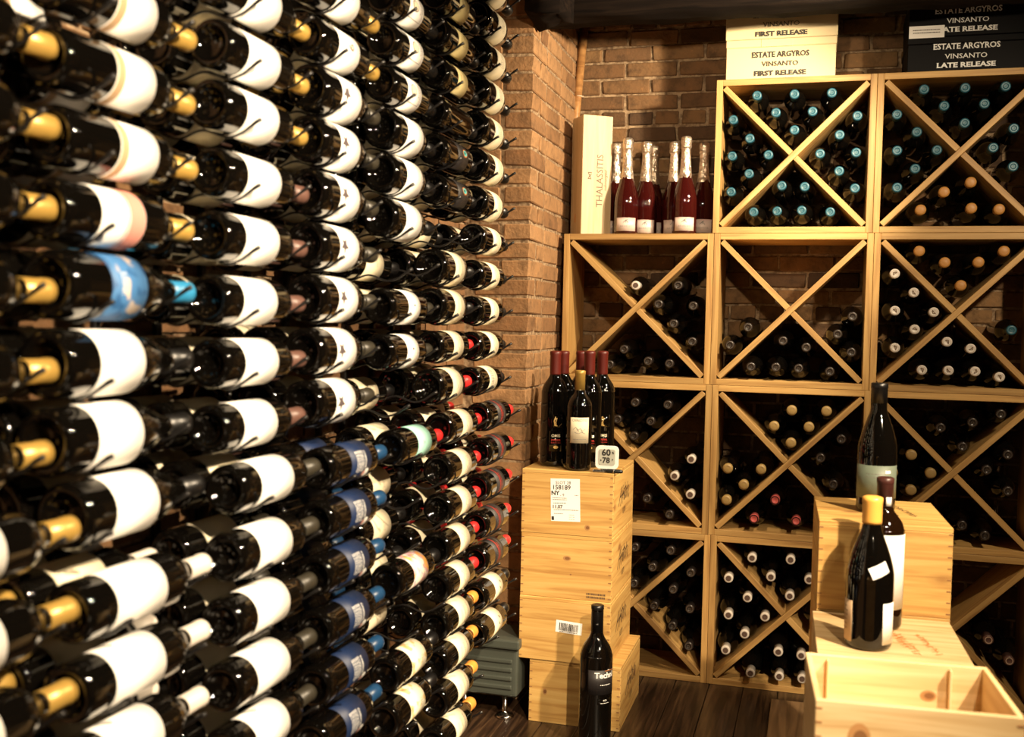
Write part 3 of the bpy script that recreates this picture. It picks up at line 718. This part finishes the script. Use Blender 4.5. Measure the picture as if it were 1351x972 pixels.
PLANE_TOP = lambda x, y, z, r=0: Matrix.Translation((x, y, z)) @ Matrix.Rotation(r, 4, 'Z')
BRUSH = strokes([[(-.13, -.03), (-.075, .035), (-.055, .045)], [(-.085, -.035), (-.065, .0), (-.07, .04)], [(-.10, .005), (-.02, .012)], [(-.045, -.03), (-.03, .05)], [(-.05, -.005), (-.015, .022), (-.005, -.02), (.005, .02)],
                 [(.01, -.02), (.02, .055)], [(-.01, .028), (.05, .036)], [(.03, .0), (.045, .03), (.06, .0), (.045, -.018), (.03, .0)], [(.075, -.02), (.085, .05)], [(.06, .02), (.11, .03)], [(.12, -.025), (.10, .0), (.125, .022)]], .008)
BRUSH2 = shift(text_tris('ALSO', .034, .0006), .0, -.065)
def brush_logo(t, w, d, h, k=.75):
    L = [[(p[0] * k, p[1] * k) for p in tr] for tr in BRUSH + strokes([[(-.03, -.05), (-.03, -.075)], [(-.012, -.05), (-.012, -.075), (.002, -.075), (.002, -.05)], [(.014, -.05), (.014, -.075)], [(.014, -.062), (.028, -.05)], [(.034, -.05), (.034, -.075)]], .0045)]
    flat_print('printed_mark', [(L, 0)], [I_brown], t, PLANE_RIGHT(w, d * .52, h * .53), .0008)
CH = .2014
CW, CD = .293, .372
stackpos = [(-.849, 3.2275), (-.885, 3.222), (-.885, 3.224), (-.886, 3.222)]
names = ['bottom crate of the left pine stack, pushed a little to the right', 'second crate from the bottom of the left pine stack, with barcode', 'third crate from the bottom of the left pine stack, with knot', 'top crate of the left pine stack with taped white shipping label']
stack = []
for i, (x, y) in enumerate(stackpos):
    t = crate('wine_crate', names[i], (x, y, CH * i + .0003 * i), 0, CW, CD, CH); brush_logo(t, CW, CD, CH); stack.append(t)
# shipping label on the top crate
top = stack[3]
pl = [(rect(-.047, .047, -.067, .067), 0)]
ink = shift(text_tris('SLOT 28', .0135, 0), -.006, .054) + shift(text_tris('158189', .020, .0003), -.012, .039) + shift(text_tris('NY', .019, .0006), -.032, .021) + shift(text_tris('- 9', .013), -.010, .015) \
    + thin_lines(2, .045, .006, .005, .0018, -.018) + thin_lines(1, .042, -.010, .005, .002, -.018) + shift(text_tris('11.07', .015, .0005), -.026, -.022) + thin_lines(1, .08, -.031, .005, .0018, .002) + thin_lines(1, .03, -.043, .005, .0016, -.022) + thin_lines(1, .012, .016, .003, .0014, .036) + thin_lines(3, .018, -.046, .007, .001, .02) + rect(-.045, -.037, -.064, -.052)
flat_print('shipping_label', pl + [(ink, 1)], [P_white, I_black], top, Matrix.Translation((.142, 0, .110)) @ Matrix.Rotation(-.035, 4, 'Y') @ Matrix.Rotation(PI / 2, 4, 'X'))['label'] = 'white printed shipping label'
def barcode(w, h):
    out = []; x = -w / 2; r0 = random.Random(5)
    while x < w / 2: q = r0.choice((.0012, .002, .003)); out += rect(x, min(x + q, w / 2), -h / 2, h / 2); x += q + r0.choice((.0012, .002))
    return out
flat_print('barcode_label', [(rect(-.042, .042, -.019, .019), 0), (barcode(.062, .024) + thin_lines(1, .06, -.015, .003, .0016), 1)], [P_white, I_black], stack[1], Matrix.Translation((.162, 0, .112)) @ Matrix.Rotation(.06, 4, 'Y') @ Matrix.Rotation(PI / 2, 4, 'X'))['label'] = 'white barcode sticker'
flat_print('barcode_label', [(barcode(.06, .024), 0)], [I_black], stack[0], PLANE_FRONT(.215, 0, .095))
flat_print('printed_mark', [(thin_lines(2, .06, .0, .010, .006), 0)], [I_brown], stack[2], PLANE_FRONT(.245, 0, .022))

m_knot = mat('knot_brown', (.20, .085, .025), .7); m_knot2 = mat('knot_ring', (.40, .20, .07), .65)
def knot(t, mtx, rx, ry): flat_print('knot', [(disc(0, 0, rx, ry, 20), 0), (disc(rx * .1, 0, rx * .62, ry * .58, 16), 1)], [m_knot2, m_knot], t, mtx, .0002)
knot(stack[2], PLANE_FRONT(.150, 0, .128), .013, .008); knot(stack[2], PLANE_FRONT(.163, 0, .078), .004, .003); knot(stack[3], PLANE_FRONT(.214, 0, .028), .009, .009)
knot(stack[0], PLANE_FRONT(.052, 0, .10), .007, .010)
# right-hand crates: a tall pile, a lower pile before it, and the open box nearest the camera
RB = (.016, 2.539, .036); RA = (.020, 2.155, .034); RO = (.014, 1.64, .073)
def burnt(t, cx_, cy_, z, k=1.0, m=I_orange, seed=1, rot=0):
    r0 = random.Random(seed); L = []
    for row in range(2):
        for i in range(9):
            x = (i - 4) * .015 * k; y = (row - .5) * .038 * k + r0.uniform(-.003, .003)
            a = r0.uniform(0, 3.1); l = .009 * k
            L += [[(x - l * math.cos(a), y - l * math.sin(a)), (x, y + .004 * k), (x + l * math.cos(a), y + l * math.sin(a))], [(x - .005 * k, y + .008 * k), (x + .004 * k, y - .008 * k)]]
    flat_print('burnt_mark', [(strokes(L, .0017 * k), 0)], [m], t, PLANE_TOP(cx_, cy_, z, rot), .0004)
hB = .825 / 4
for i in range(4):
    nm = ['bottom', 'second', 'third', 'top'][i]
    t = crate('wine_crate', f'{nm} crate of the tall pile at right, dark magnum standing above', (RB[0], RB[1], hB * i), RB[2], .290, .365, hB, group='wine crates piled at right')
    if i == 3: burnt(t, .185, .20, hB, 1.15, I_black, 3, -PI / 2 + .25)
hA = .615 / 3
for i in range(3):
    nm = ['bottom', 'middle', 'top'][i]
    t = crate('wine_crate', f'{nm} crate of the low pile carrying the yellow-waxed bottle', (RA[0], RA[1], hA * i), RA[2], .296, .376, hA, m=m_crate_in, group='wine crates piled at right')
    if i == 2: burnt(t, .205, .17, hA, 1.1, I_orange, 5, -PI / 2 + .2); burnt(t, .15, .20, hA, 1.0, I_orange, 9, -PI / 2 + .2)
zo = .708 - .172
for i in range(3):
    nm = ['bottom', 'middle', 'top'][i]
    crate('wine_crate', f'{nm} closed crate underneath the open pine crate', (RO[0] + .002, RO[1], (zo - .001) / 3 * i), RO[2], .288, .236, (zo - .001) / 3, group='wine crates piled at right')
oc = crate('open_wine_crate', 'open empty pine crate with two divider slats, nearest the camera', (RO[0], RO[1], zo), RO[2], .292, .239, .172, lid=False, m=m_crate_in, group=None)
for x in (.036, .232):
    o = board('divider_slat', (.105, .012, .004), m_crate_in, oc, (x, .239 - .009 - .007, .115)); o.rotation_euler = (PI / 2, PI / 2, PI / 2)
    o = board('divider_wall', (.215, .075, .005), m_crate_in, oc, (x, .119, .05)); o.rotation_euler = (PI / 2, 0, PI / 2)
knot(oc, PLANE_FRONT(.064, 0, .118), .017, .024); knot(oc, PLANE_FRONT(.200, .239 - .0094, .118), .013, .009)
# pale board on the floor beside the pile
bd = thing('plywood_board', 'pale wooden board lying on the dark floor beside right-hand crates', 'board', (-.113, 2.9, 0))
for k2 in range(2): board('plank', (.74, .115, .016), m_floorpale, bd, (.058 + .117 * k2, .38, .0085), (0, 0, PI / 2))
# only the first two planks are seen; the piles stand on the floor to the right of them

# ------------------------------------------------------------------ standing bottles
def stand_bottle(kind, r, h, rn, base, label, glass=m_glass, cap=None, wax=False, capz=.78, group=None, seg=48, rz=0):
    shape = (bordeaux if kind == 'bx' else burgundy)(r, h, rn)
    b = link('wine_bottle', bottle_mesh(shape, glass, seg, 5), None, base); b.rotation_euler = (0, 0, rz); tag(b, label, 'bottle', group)
    if cap: link('capsule', finish(lathe_bm(cap_prof(rn, h * capz, h * .998, wax=wax), 32), 'capsule', CAP[cap] if isinstance(cap, str) else cap, True), b)
    return b
def face_cam(p): return math.atan2(-p[1], -p[0])
# magnum on the tall pile, dark with green label
mp = (.147, 2.72, .8262); hh = height_at(mp[0], mp[1], 505) - .825
b = stand_bottle('bg', .0455, hh, .0185, mp, 'tall dark magnum with grey-green label on the tallest right-hand crate pile', cap='black', capz=.84)
link('label', wrapped('label', 1.5, .035, .115, .0455, [(thin_lines(2, .05, .06, .008), 1), (rect(.02, .034, .062, .069), 2)], [P_green, I_grey, P_white], 30, a0=face_cam(mp)), b)['label'] = 'grey-green paper label'
# white-label bottle and yellow-waxed bottle on the low pile
mw = (.152, 2.455, .6155); hh = height_at(mw[0], mw[1], 629) - .615
b = stand_bottle('bx', .0440, hh, .0168, mw, 'brown-capped bottle with large white label behind the yellow-waxed bottle', cap='maroon', capz=.80, glass=m_glass_brown)
link('label', wrapped('label', 1.5, .045, hh * .63, .0440, [(shift(text_tris('XI', .022), .004, .105) + thin_lines(1, .02, .035, .004), 1), (disc(.012, .062, .010, .009), 2), (disc(.012, .062, .007, .0065), 3)], [P_white, I_grey, I_brown, I_pink], 30, a0=face_cam(mw)), b)['label'] = 'white paper label with small emblem'
link('price_tag', wrapped('price_tag', .35, hh * .81, hh * .87, .0182, [], [P_white], 6, a0=face_cam(mw) + .5), b)
my = (.118, 2.285, .6155); hh = height_at(my[0], my[1], 655) - .615
b = stand_bottle('bg', .0470, hh, .0175, my, 'dark bottle with dripping yellow wax top, nearest on the low crate pile', cap='yellowwax', wax=True, capz=.82)
fc = face_cam(my)
link('label', wrapped('label', .50, .014, .098, .0470, [(thin_lines(6, .02, .07, .009, .002), 1)], [P_kraft, I_brown], 14, a0=fc - 1.25), b)['label'] = 'kraft paper side label'
link('label', wrapped('label', .42, .014, .098, .0470, [], [P_white], 14, a0=fc + 1.05), b)['label'] = 'white paper side label'
# tilted white sticker on the shoulder
bm = bmesh.new(); rs = .0452
for i in range(7):
    pass
def sticker(b, r_of, s_c, a_c, w, h, rot, m, name='sticker'):
    bm = bmesh.new(); n = 6; g = []
    for j in range(n + 1):
        row = []
        for i in range(n + 1):
            u = (i / n - .5) * w; v = (j / n - .5) * h; t = u * math.cos(rot) - v * math.sin(rot); s = u * math.sin(rot) + v * math.cos(rot)
            R = r_of(s_c + s) + .0007; a = a_c + t / R; row.append(bm.verts.new((R * math.cos(a), R * math.sin(a), s_c + s)))
        g.append(row)
    for j in range(n):
        for i in range(n): bm.faces.new((g[j][i], g[j][i + 1], g[j + 1][i + 1], g[j + 1][i]))
    return link(name, finish(bm, name, m, True), b)
def prof_r(pts):
    P = smooth_prof(pts[1], 6)
    def f(z):
        for (r0, z0), (r1, z1) in zip(P, P[1:]):
            if z0 <= z <= z1: return r0 + (r1 - r0) * (z - z0) / max(z1 - z0, 1e-9)
        return P[0][0] if z < P[0][1] else P[-1][0]
    return f
sticker(b, prof_r(burgundy(.0470, hh, .0175)), hh * .535, fc + .42, .040, .024, .42, P_white)['label'] = 'tilted white sticker'
# magnum on the floor before the left crates
mf = (-.607, 3.09, .0003); hh = height_at(mf[0], mf[1], 797)
b = stand_bottle('bx', .0490, hh, .0175, mf, 'large black magnum standing on the floor before the left crate stack', cap='black', capz=.80)
fcf = face_cam(mf)
link('label', wrapped('label', 1.05, hh * .40, hh * .57, .0490, [(shift(text_tris('Techni', .024, .0006), .002, .058), 1), (thin_lines(1, .035, .030, .004, .002, .004), 1), (rect(.0, .042, .071, .0725), 3), (rect(.010, .016, .074, .0755), 1)], [P_dark, I_white, I_grey, I_orange], 26, a0=fcf + .55), b)['label'] = 'black label with white lettering'
link('lettering', wrapped('lettering', .5, hh * .335, hh * .375, .0490, [(shift(text_tris('RED', .007), 0, .011) + thin_lines(1, .03, .003, .003, .0016), 1)], [m_glass, I_white], 12, a0=fcf + .62), b)
link('lettering', wrapped('lettering', .2, hh * .862, hh * .875, .0186, [(thin_lines(1, .005, .003, .002, .001), 1)], [CAP['black'], I_grey], 6, a0=fcf), b)

# red-waxed bottles and the gold-capped one on the left stack
TZ = CH * 4 + .0012
def redwax(px, py_top, Y, name, r=.0435):
    X = hit(px, 520, 1, Y).x; base = (X, Y, TZ); hh = height_at(X, Y, py_top) - TZ
    b = stand_bottle('bx', r, hh, .0155, base, name, cap='redwax', wax=True, capz=.79, group='red-waxed bottles on the left crate stack')
    a = face_cam(base)
    link('label', wrapped('label', .5, .05, .115, r, [(shift(text_tris('OMIS', .0125, .0002), 0, .050), 1), (rect(-.014, .014, .037, .039), 2), (thin_lines(2, .03, .034, .006, .0016), 2), (disc(0, .014, .008, .005), 3)], [m_glass, P_cream, I_red, I_gold], 12, a0=a + .15), b)
    link('crest', wrapped('crest', .38, .128, .168, r, [(strokes([[(-.010, .005), (-.013, .02), (-.008, .034)], [(-.006, .004), (-.008, .016), (-.004, .03)], [(-.012, .006), (-.002, .004)]], .003), 1)], [m_glass, I_gold], 8, a0=a + .3), b)
    return b
redwax(732, 463, 3.335, 'red-waxed bottle standing front left on the left crate stack')
redwax(743, 463, 3.445, 'red-waxed bottle standing behind the front left one, by brick pier')
redwax(766, 463, 3.47, 'red-waxed bottle half hidden at the back behind gold-capped bottle')
redwax(777, 463, 3.365, 'red-waxed bottle directly behind right shoulder of gold-capped bottle')
redwax(794, 463, 3.425, 'red-waxed bottle standing rightmost, behind the small thermometer')
gy = 3.268; gx = hit(764, 560, 1, gy).x; hh = height_at(gx, gy, 488) - TZ
b = stand_bottle('bx', .0405, hh, .0152, (gx, gy, TZ), 'gold-capped bottle with cream label standing in front of red-waxed bottles', cap='gold', capz=.795)
a = face_cam((gx, gy))
sk = strokes([[(-.020, .042), (-.012, .050), (-.006, .040), (.002, .046), (.010, .038), (.018, .044)], [(-.016, .034), (-.004, .030), (.006, .034), (.018, .030)], [(-.008, .046), (-.002, .036)], [(.004, .040), (.012, .032)]], .0012)
link('label', wrapped('label', .78, .088, .168, .0405, [(shift(text_tris('OENOTO', .0115, 0), 0, .071) + thin_lines(1, .04, .012, .004, .0014), 1), (sk, 2)], [P_cream, I_grey, I_grey], 18, a0=a + .05), b)['label'] = 'cream label with sketch'

# champagne-style rose bottles on the left cube
def rose(px, py_top, Y, name, S_=1.0):
    X = hit(px, 250, 1, Y).x; Z0 = ZR[3] + .001; hh = height_at(X, Y, py_top) - Z0; r = .0435
    k = hh / .32
    body = [(0, .02), (.015, .018), (.028, .008), (r - .011, .0005), (r - .0075, 0), (r - .0035, .0016), (r - .001, .005), (r, .011), (r, .05 * k), (r, .085 * k)]
    sh = smooth_prof([(r, .085 * k), (r * .99, .110 * k), (r * .90, .135 * k), (r * .74, .158 * k), (r * .57, .180 * k), (.0205, .200 * k), (.0165, .235 * k), (.0140, .28 * k), (.0135, .30 * k)], 4)
    b = link('sparkling_wine_bottle', finish(lathe_bm(body[:-1] + sh + [(.0, .301 * k)], 40), 'sparkling_wine_bottle', m_rose, True), None, (X, Y, Z0)); tag(b, name, 'bottle', 'rose sparkling bottles on the left cube')
    fz = [(.0238, .183 * k), (.0236, .186 * k), (.0218, .200 * k), (.0192, .222 * k), (.0176, .245 * k), (.0166, .266 * k), (.0164, .278 * k), (.0188, .283 * k), (.0192, .289 * k), (.0182, .294 * k), (.0196, .300 * k), (.0192, .314 * k), (.015, .3195 * k), (0, .32 * k)]
    bm = lathe_bm(fz, 28)
    for v in bm.verts: v.co += Vector((v.co.x, v.co.y, 0)) * noise.noise((v.co + Vector((X, 0, 0)) * 9) * 110) * .10
    link('foil', finish(bm, 'foil', m_silver, True), b)
    link('label', wrapped('label', .88, .010, .058, r, [(shift(text_tris('AKAKIES', .0085, 0, 0, 1.4), 0, .017), 1), (strokes([[(-.010, .030), (0, .040), (.008, .029)], [(-.006, .034), (.006, .042)], [(-.002, .030), (.002, .040)]], .002), 1), (rect(-.036, .036, .0455, .0465), 2)], [P_pinkpale, I_grey, I_pink], 18, a0=face_cam((X, Y))), b)
P_pinkpale = mat('paper_pale_pink', (.74, .60, .54), .5, .1)
rose(812, 189, 3.955, 'sparkling bottle in back row, half hidden beside the tall wooden box')
rose(827, 182, 3.838, 'sparkling bottle with silver foil, front row left by wooden box')
rose(852, 187, 3.92, 'sparkling bottle in second row, third from the left end')
rose(862, 193, 4.015, 'sparkling bottle at the very back, peeping right of the third one')
rose(889, 187, 3.935, 'sparkling bottle in back row just left of the front right bottle')
rose(904, 180, 3.838, 'sparkling bottle with silver foil, front row on the right')
rose(928, 188, 3.915, 'sparkling bottle at the right end beside the rack post')

# tall wooden gift box
gb = thing('wooden_gift_box', 'tall pale wooden gift box with lettering, on top of left cube', 'box', (-.8445, 3.80, ZR[3] + .001))
gb.rotation_euler = (0, 0, math.radians(34))
hb = height_at(-.80, 3.80, 150) - ZR[3] - .001; wb = .116; db = .108
board('front_panel', (hb, wb, .007), m_box, gb, (wb / 2, .0035, hb / 2), (PI / 2, 0, 0)).rotation_euler = Matrix(((0, 1, 0), (0, 0, -1), (-1, 0, 0))).to_euler()
board('back_panel', (hb, wb, .007), m_box, gb, (wb / 2, db - .0035, hb / 2)).rotation_euler = Matrix(((0, 1, 0), (0, 0, -1), (-1, 0, 0))).to_euler()
for x in (.0035, wb - .0035): board('side_panel', (hb, db - .015, .007), m_box, gb, (x, db / 2, hb / 2)).rotation_euler = (0, PI / 2, 0)
board('end_panel', (wb - .015, db - .015, .006), m_box, gb, (wb / 2, db / 2, hb - .0035))
fp = Matrix.Translation((wb / 2, 0, hb / 2)) @ Matrix.Rotation(PI / 2, 4, 'X')
flat_print('lettering', [(shift(serif('THALASSITIS', .034, 0), .012, -.02, PI / 2) + shift(text_tris('submerged', .017, 0, .5), .034, -.02, PI / 2) + strokes([[(-.034, -.012), (-.028, -.004), (-.034, .006)], [(-.024, -.012), (-.028, -.006), (-.022, .004)], [(-.036, .008), (-.020, .008)], [(-.036, -.014), (-.022, -.015)]], .003), 0)], [I_brown], gb, fp)
flat_print('burnt_mark', [(rect(-.008, -.002, -.17, -.14) , 0)], [I_orange], gb, Matrix.Translation((0, db / 2, hb / 2)) @ Matrix.Rotation(-PI / 2, 4, 'Z') @ Matrix.Rotation(PI / 2, 4, 'X'))

# wooden pole in the corner
pb = hit(760.5, 145, 1, 4.035); pt = hit(771.5, 33, 1, 4.035)
dirp = (pt - pb); z0 = ZR[3] + .001
foot = pb + dirp * ((z0 - pb.z) / dirp.z); topp = pb + dirp * ((ZC - .002 - pb.z) / dirp.z)
pole = tag(link('wooden_pole', finish(tube_bm([foot, topp], .0155, 24), 'wooden_pole', m_copper, True)), 'brown wooden pole leaning in the corner behind the tall wooden box', 'pole')
rp = hit(764.5, 128, 1, 4.035)
link('ring', finish(tube_bm([rp, rp + dirp.normalized() * .004], .0172, 24), 'ring', mat('pale_band', (.62, .48, .34), .4), True), pole)

# cartons on the racks
def carton(name, label, x0, x1, y0, z0, h, d, m, ink, lines, sizes, split=True, tape=False, group=None, sticker_=False):
    t = thing(name, label, 'box', (x0, y0, z0), 0, group); w = x1 - x0
    bm = bmesh.new(); add_box(bm, (.003, .003, 0), (w - .003, d - .003, h * (.70 if split else 1) )); bevel_all(bm, .002)
    link('box_body', finish(bm, 'box_body', m), t)
    if split:
        bm = bmesh.new(); add_box(bm, (0, 0, h * .62 if False else h * .705), (w, d, h)); bevel_all(bm, .002); link('lid', finish(bm, 'lid', m), t)
    tr = []
    for s, (sz, y, b_) in zip(lines, sizes): tr += shift(serif(s, sz, b_), 0, y)
    flat_print('lettering', [(tr, 0)], [ink], t, Matrix.Translation((w / 2, .003 if split else 0, 0)) @ Matrix.Rotation(PI / 2, 4, 'X'), .0008)
    return t, w
m_cream = mat('cream_card', (.64, .52, .30), .6); m_blackcard = mat('black_card', (.003, .0026, .003), .6, Specular_IOR_Level=.15)
zt = ZR[4] + .001; yb = 3.80
bx0, bx1 = -.343, .028
def card_box(label, x0, x1, z0, z1, d, m, ink, prints, tab=None, group=None):
    t = thing('card_box', label, 'box', (x0, yb, z0), 0, group); w = x1 - x0; h = z1 - z0
    bm = bmesh.new(); add_box(bm, (.002, .002, 0), (w - .002, d, h * .8)); bevel_all(bm, .002); link('box_body', finish(bm, 'box_body', m), t)
    bm = bmesh.new(); add_box(bm, (0, 0, h * .80), (w, d + .002, h - .0006)); bevel_all(bm, .0025); link('lid', finish(bm, 'lid', m), t)
    tr = []
    for s, sz, z, b_, wid in prints:
        q = serif(s, sz, b_); xs = [p[0] for tt in q for p in tt]; k = wid / (max(xs) - min(xs)); tr += [[(p[0] * k, p[1] + z) for p in tt] for tt in q]
    flat_print('lettering', [(tr, 0)], [ink], t, Matrix.Translation((w / 2, .0005, 0)) @ Matrix.Rotation(PI / 2, 4, 'X'), .0012)
    if tab:
        bm = bmesh.new(); add_box(bm, (tab[0], -.0015, tab[2]), (tab[1], .003, tab[3])); bevel_all(bm, .0006); link('flap', finish(bm, 'flap', tab[4]), t)
    return t
zb = height_at(-.16, yb, 50); zc2 = zb + (zb - zt)
hh1 = zb - zt
EL = [('ESTATE ARGYROS', .026, hh1 * .60, .0006, .192), ('VINSANTO', .022, hh1 * .37, .0001, .123), ('FIRST RELEASE', .022, hh1 * .14, .0008, .176)]
card_box('lower cream carton with black lettering on top of middle rack', bx0, bx1, zt, zb, .26, m_cream, I_black, EL, (.12, .225, hh1 * .80, hh1 * .98, m_cream), 'cream cartons on the middle rack')
card_box('upper cream carton with black lettering, its top under the beam', bx0 - .004, bx1 + .004, zb + .0005, zc2, .26, m_cream, I_black, [(a_, b_, c_ * 1.0 - .004, d_, e_) for a_, b_, c_, d_, e_ in EL], None, 'cream cartons on the middle rack')
kx0 = .253; kx1 = .62; zk = height_at(.45, yb, 46); hk = zk - zt
KL = [('ESTATE ARGYROS', .026, hk * .70, .0006, .205), ('VINSANTO', .022, hk * .42, .0001, .130), ('LATE RELEASE', .022, hk * .17, .0008, .182)]
card_box('lower black carton with white lettering on the right rack', kx0, kx1, zt, zk, .26, m_blackcard, I_white, KL, None, 'black cartons on the right rack')
t = card_box('upper black carton with white lettering and small white sticker', kx0 + .001, kx1 + .002, zk + .0005, zk + hk, .26, m_blackcard, I_white, KL, None, 'black cartons on the right rack')
flat_print('paper_sticker', [(rect(-.055, .055, -.020, .020), 0), (thin_lines(2, .085, .006, .009, .003), 1)], [P_white, I_grey], t, Matrix.Translation((.058, .0, .004 + .012)) @ Matrix.Rotation(PI / 2, 4, 'X'), .0022)['label'] = 'small white printed sticker'

# thermometer with its stand, and the corkscrew
tz = TZ; ty = 3.245; tx = hit(801, 600, 1, ty).x
th = thing('digital_thermometer', 'small white square digital thermometer reading 60 and 78, on crate stack', 'thermometer', (tx, ty, tz + .011), .08)
def rounded_slab(x0, x1, z0, z1, y0, y1, r, m, name, parent):
    pts = []
    for cx_, cz_, a0 in ((x1 - r, z1 - r, 0), (x0 + r, z1 - r, 90), (x0 + r, z0 + r, 180), (x1 - r, z0 + r, 270)):
        for k in range(7): a = math.radians(a0 + 15 * k); pts.append((cx_ + r * math.cos(a), cz_ + r * math.sin(a)))
    bm = bmesh.new(); A = [bm.verts.new((p[0], y0, p[1])) for p in pts]; B = [bm.verts.new((p[0], y1, p[1])) for p in pts]
    bm.faces.new(A); bm.faces.new(B[::-1])
    for i in range(len(A)): bm.faces.new((A[i], B[i], B[(i + 1) % len(A)], A[(i + 1) % len(A)]))
    bmesh.ops.recalc_face_normals(bm, faces=bm.faces[:])
    bmesh.ops.bevel(bm, geom=[e for f in bm.faces if len(f.verts) > 5 for e in f.edges], offset=.0012, segments=2, affect='EDGES')
    return link(name, finish(bm, name, m), parent)
rounded_slab(-.036, .036, 0, .072, -.007, .007, .014, mat('white_plastic', (.80, .78, .74), .35), 'case', th)
rounded_slab(-.026, .026, .012, .062, -.0085, -.0062, .007, mat('lcd_grey', (.42, .42, .36), .3), 'screen', th)
flat_print('digits', [(shift(text_tris('60', .028, .0009), -.002, .014) + shift(text_tris('78', .024, .0008), -.002, -.010) + shift(text_tris('%', .010, .0004), .019, .014) + shift(text_tris('F', .009, .0003), .018, -.008) + disc(-.018, -.010, .002, .003, 8), 0)], [I_black], th, Matrix.Translation((0, -.0086, .037)) @ Matrix.Rotation(PI / 2, 4, 'X'), .0004)
bm = bmesh.new(); add_box(bm, (-.02, .002, -.0108), (.02, .012, .004)); bevel_all(bm, .001); link('stand', finish(bm, 'stand', m_metal), th)
ck = thing('waiter_corkscrew', 'black and steel waiter corkscrew lying in front of the thermometer', 'corkscrew', (tx + .005, 3.230, TZ + .0068), .02)
link('handle', finish(tube_bm([(-.005, 0, 0), (.0, 0, 0), (.04, 0, 0), (.048, 0, -.0006)], [.0045, .0062, .0062, .004], 10), 'handle', m_lampbody, True), ck)
link('ferrule', finish(tube_bm([(.018, 0, 0), (.022, 0, 0)], .0066, 10), 'ferrule', m_chrome, True), ck)
link('spiral', finish(tube_bm([(-.008 - .0010 * i, .0035 * math.cos(i * .9), .0035 * math.sin(i * .9) - .0015) for i in range(38)], .0011, 6), 'spiral', m_chrome, True), ck)
bm = bmesh.new(); add_box(bm, (-.045, -.010, -.004), (-.005, -.0075, .003)); bevel_all(bm, .0006); link('lever', finish(bm, 'lever', m_chrome), ck)

# grey metal cabinet under the wall racks, by the crates
gc = thing('metal_cabinet', 'low grey ribbed metal cabinet on round foot between bottle wall and crates', 'cabinet', (-1.115, 3.205, 0))
bm = bmesh.new(); add_box(bm, (0, 0, .075), (.232, .16, .245)); bevel_all(bm, .012, 3); link('housing', finish(bm, 'housing', m_grey), gc)
for z in (.100, .128, .156, .184):
    bm = bmesh.new(); add_box(bm, (.012, -.006, z), (.215, .006, z + .014)); bevel_all(bm, .004, 2); link('rib', finish(bm, 'rib', m_grey), gc)
bm = bmesh.new(); add_box(bm, (-.004, -.014, .232), (.240, .165, .262)); bevel_all(bm, .006, 2); link('cover', finish(bm, 'cover', m_grey), gc)
for x in (.05, .185): link('foot', finish(lathe_bm([(0, 0), (.030, 0), (.031, .004), (.026, .010), (.010, .016), (.008, .02), (.008, .08), (0, .08)], 24), 'foot', m_chrome, True), gc, (x, .03, .0002))
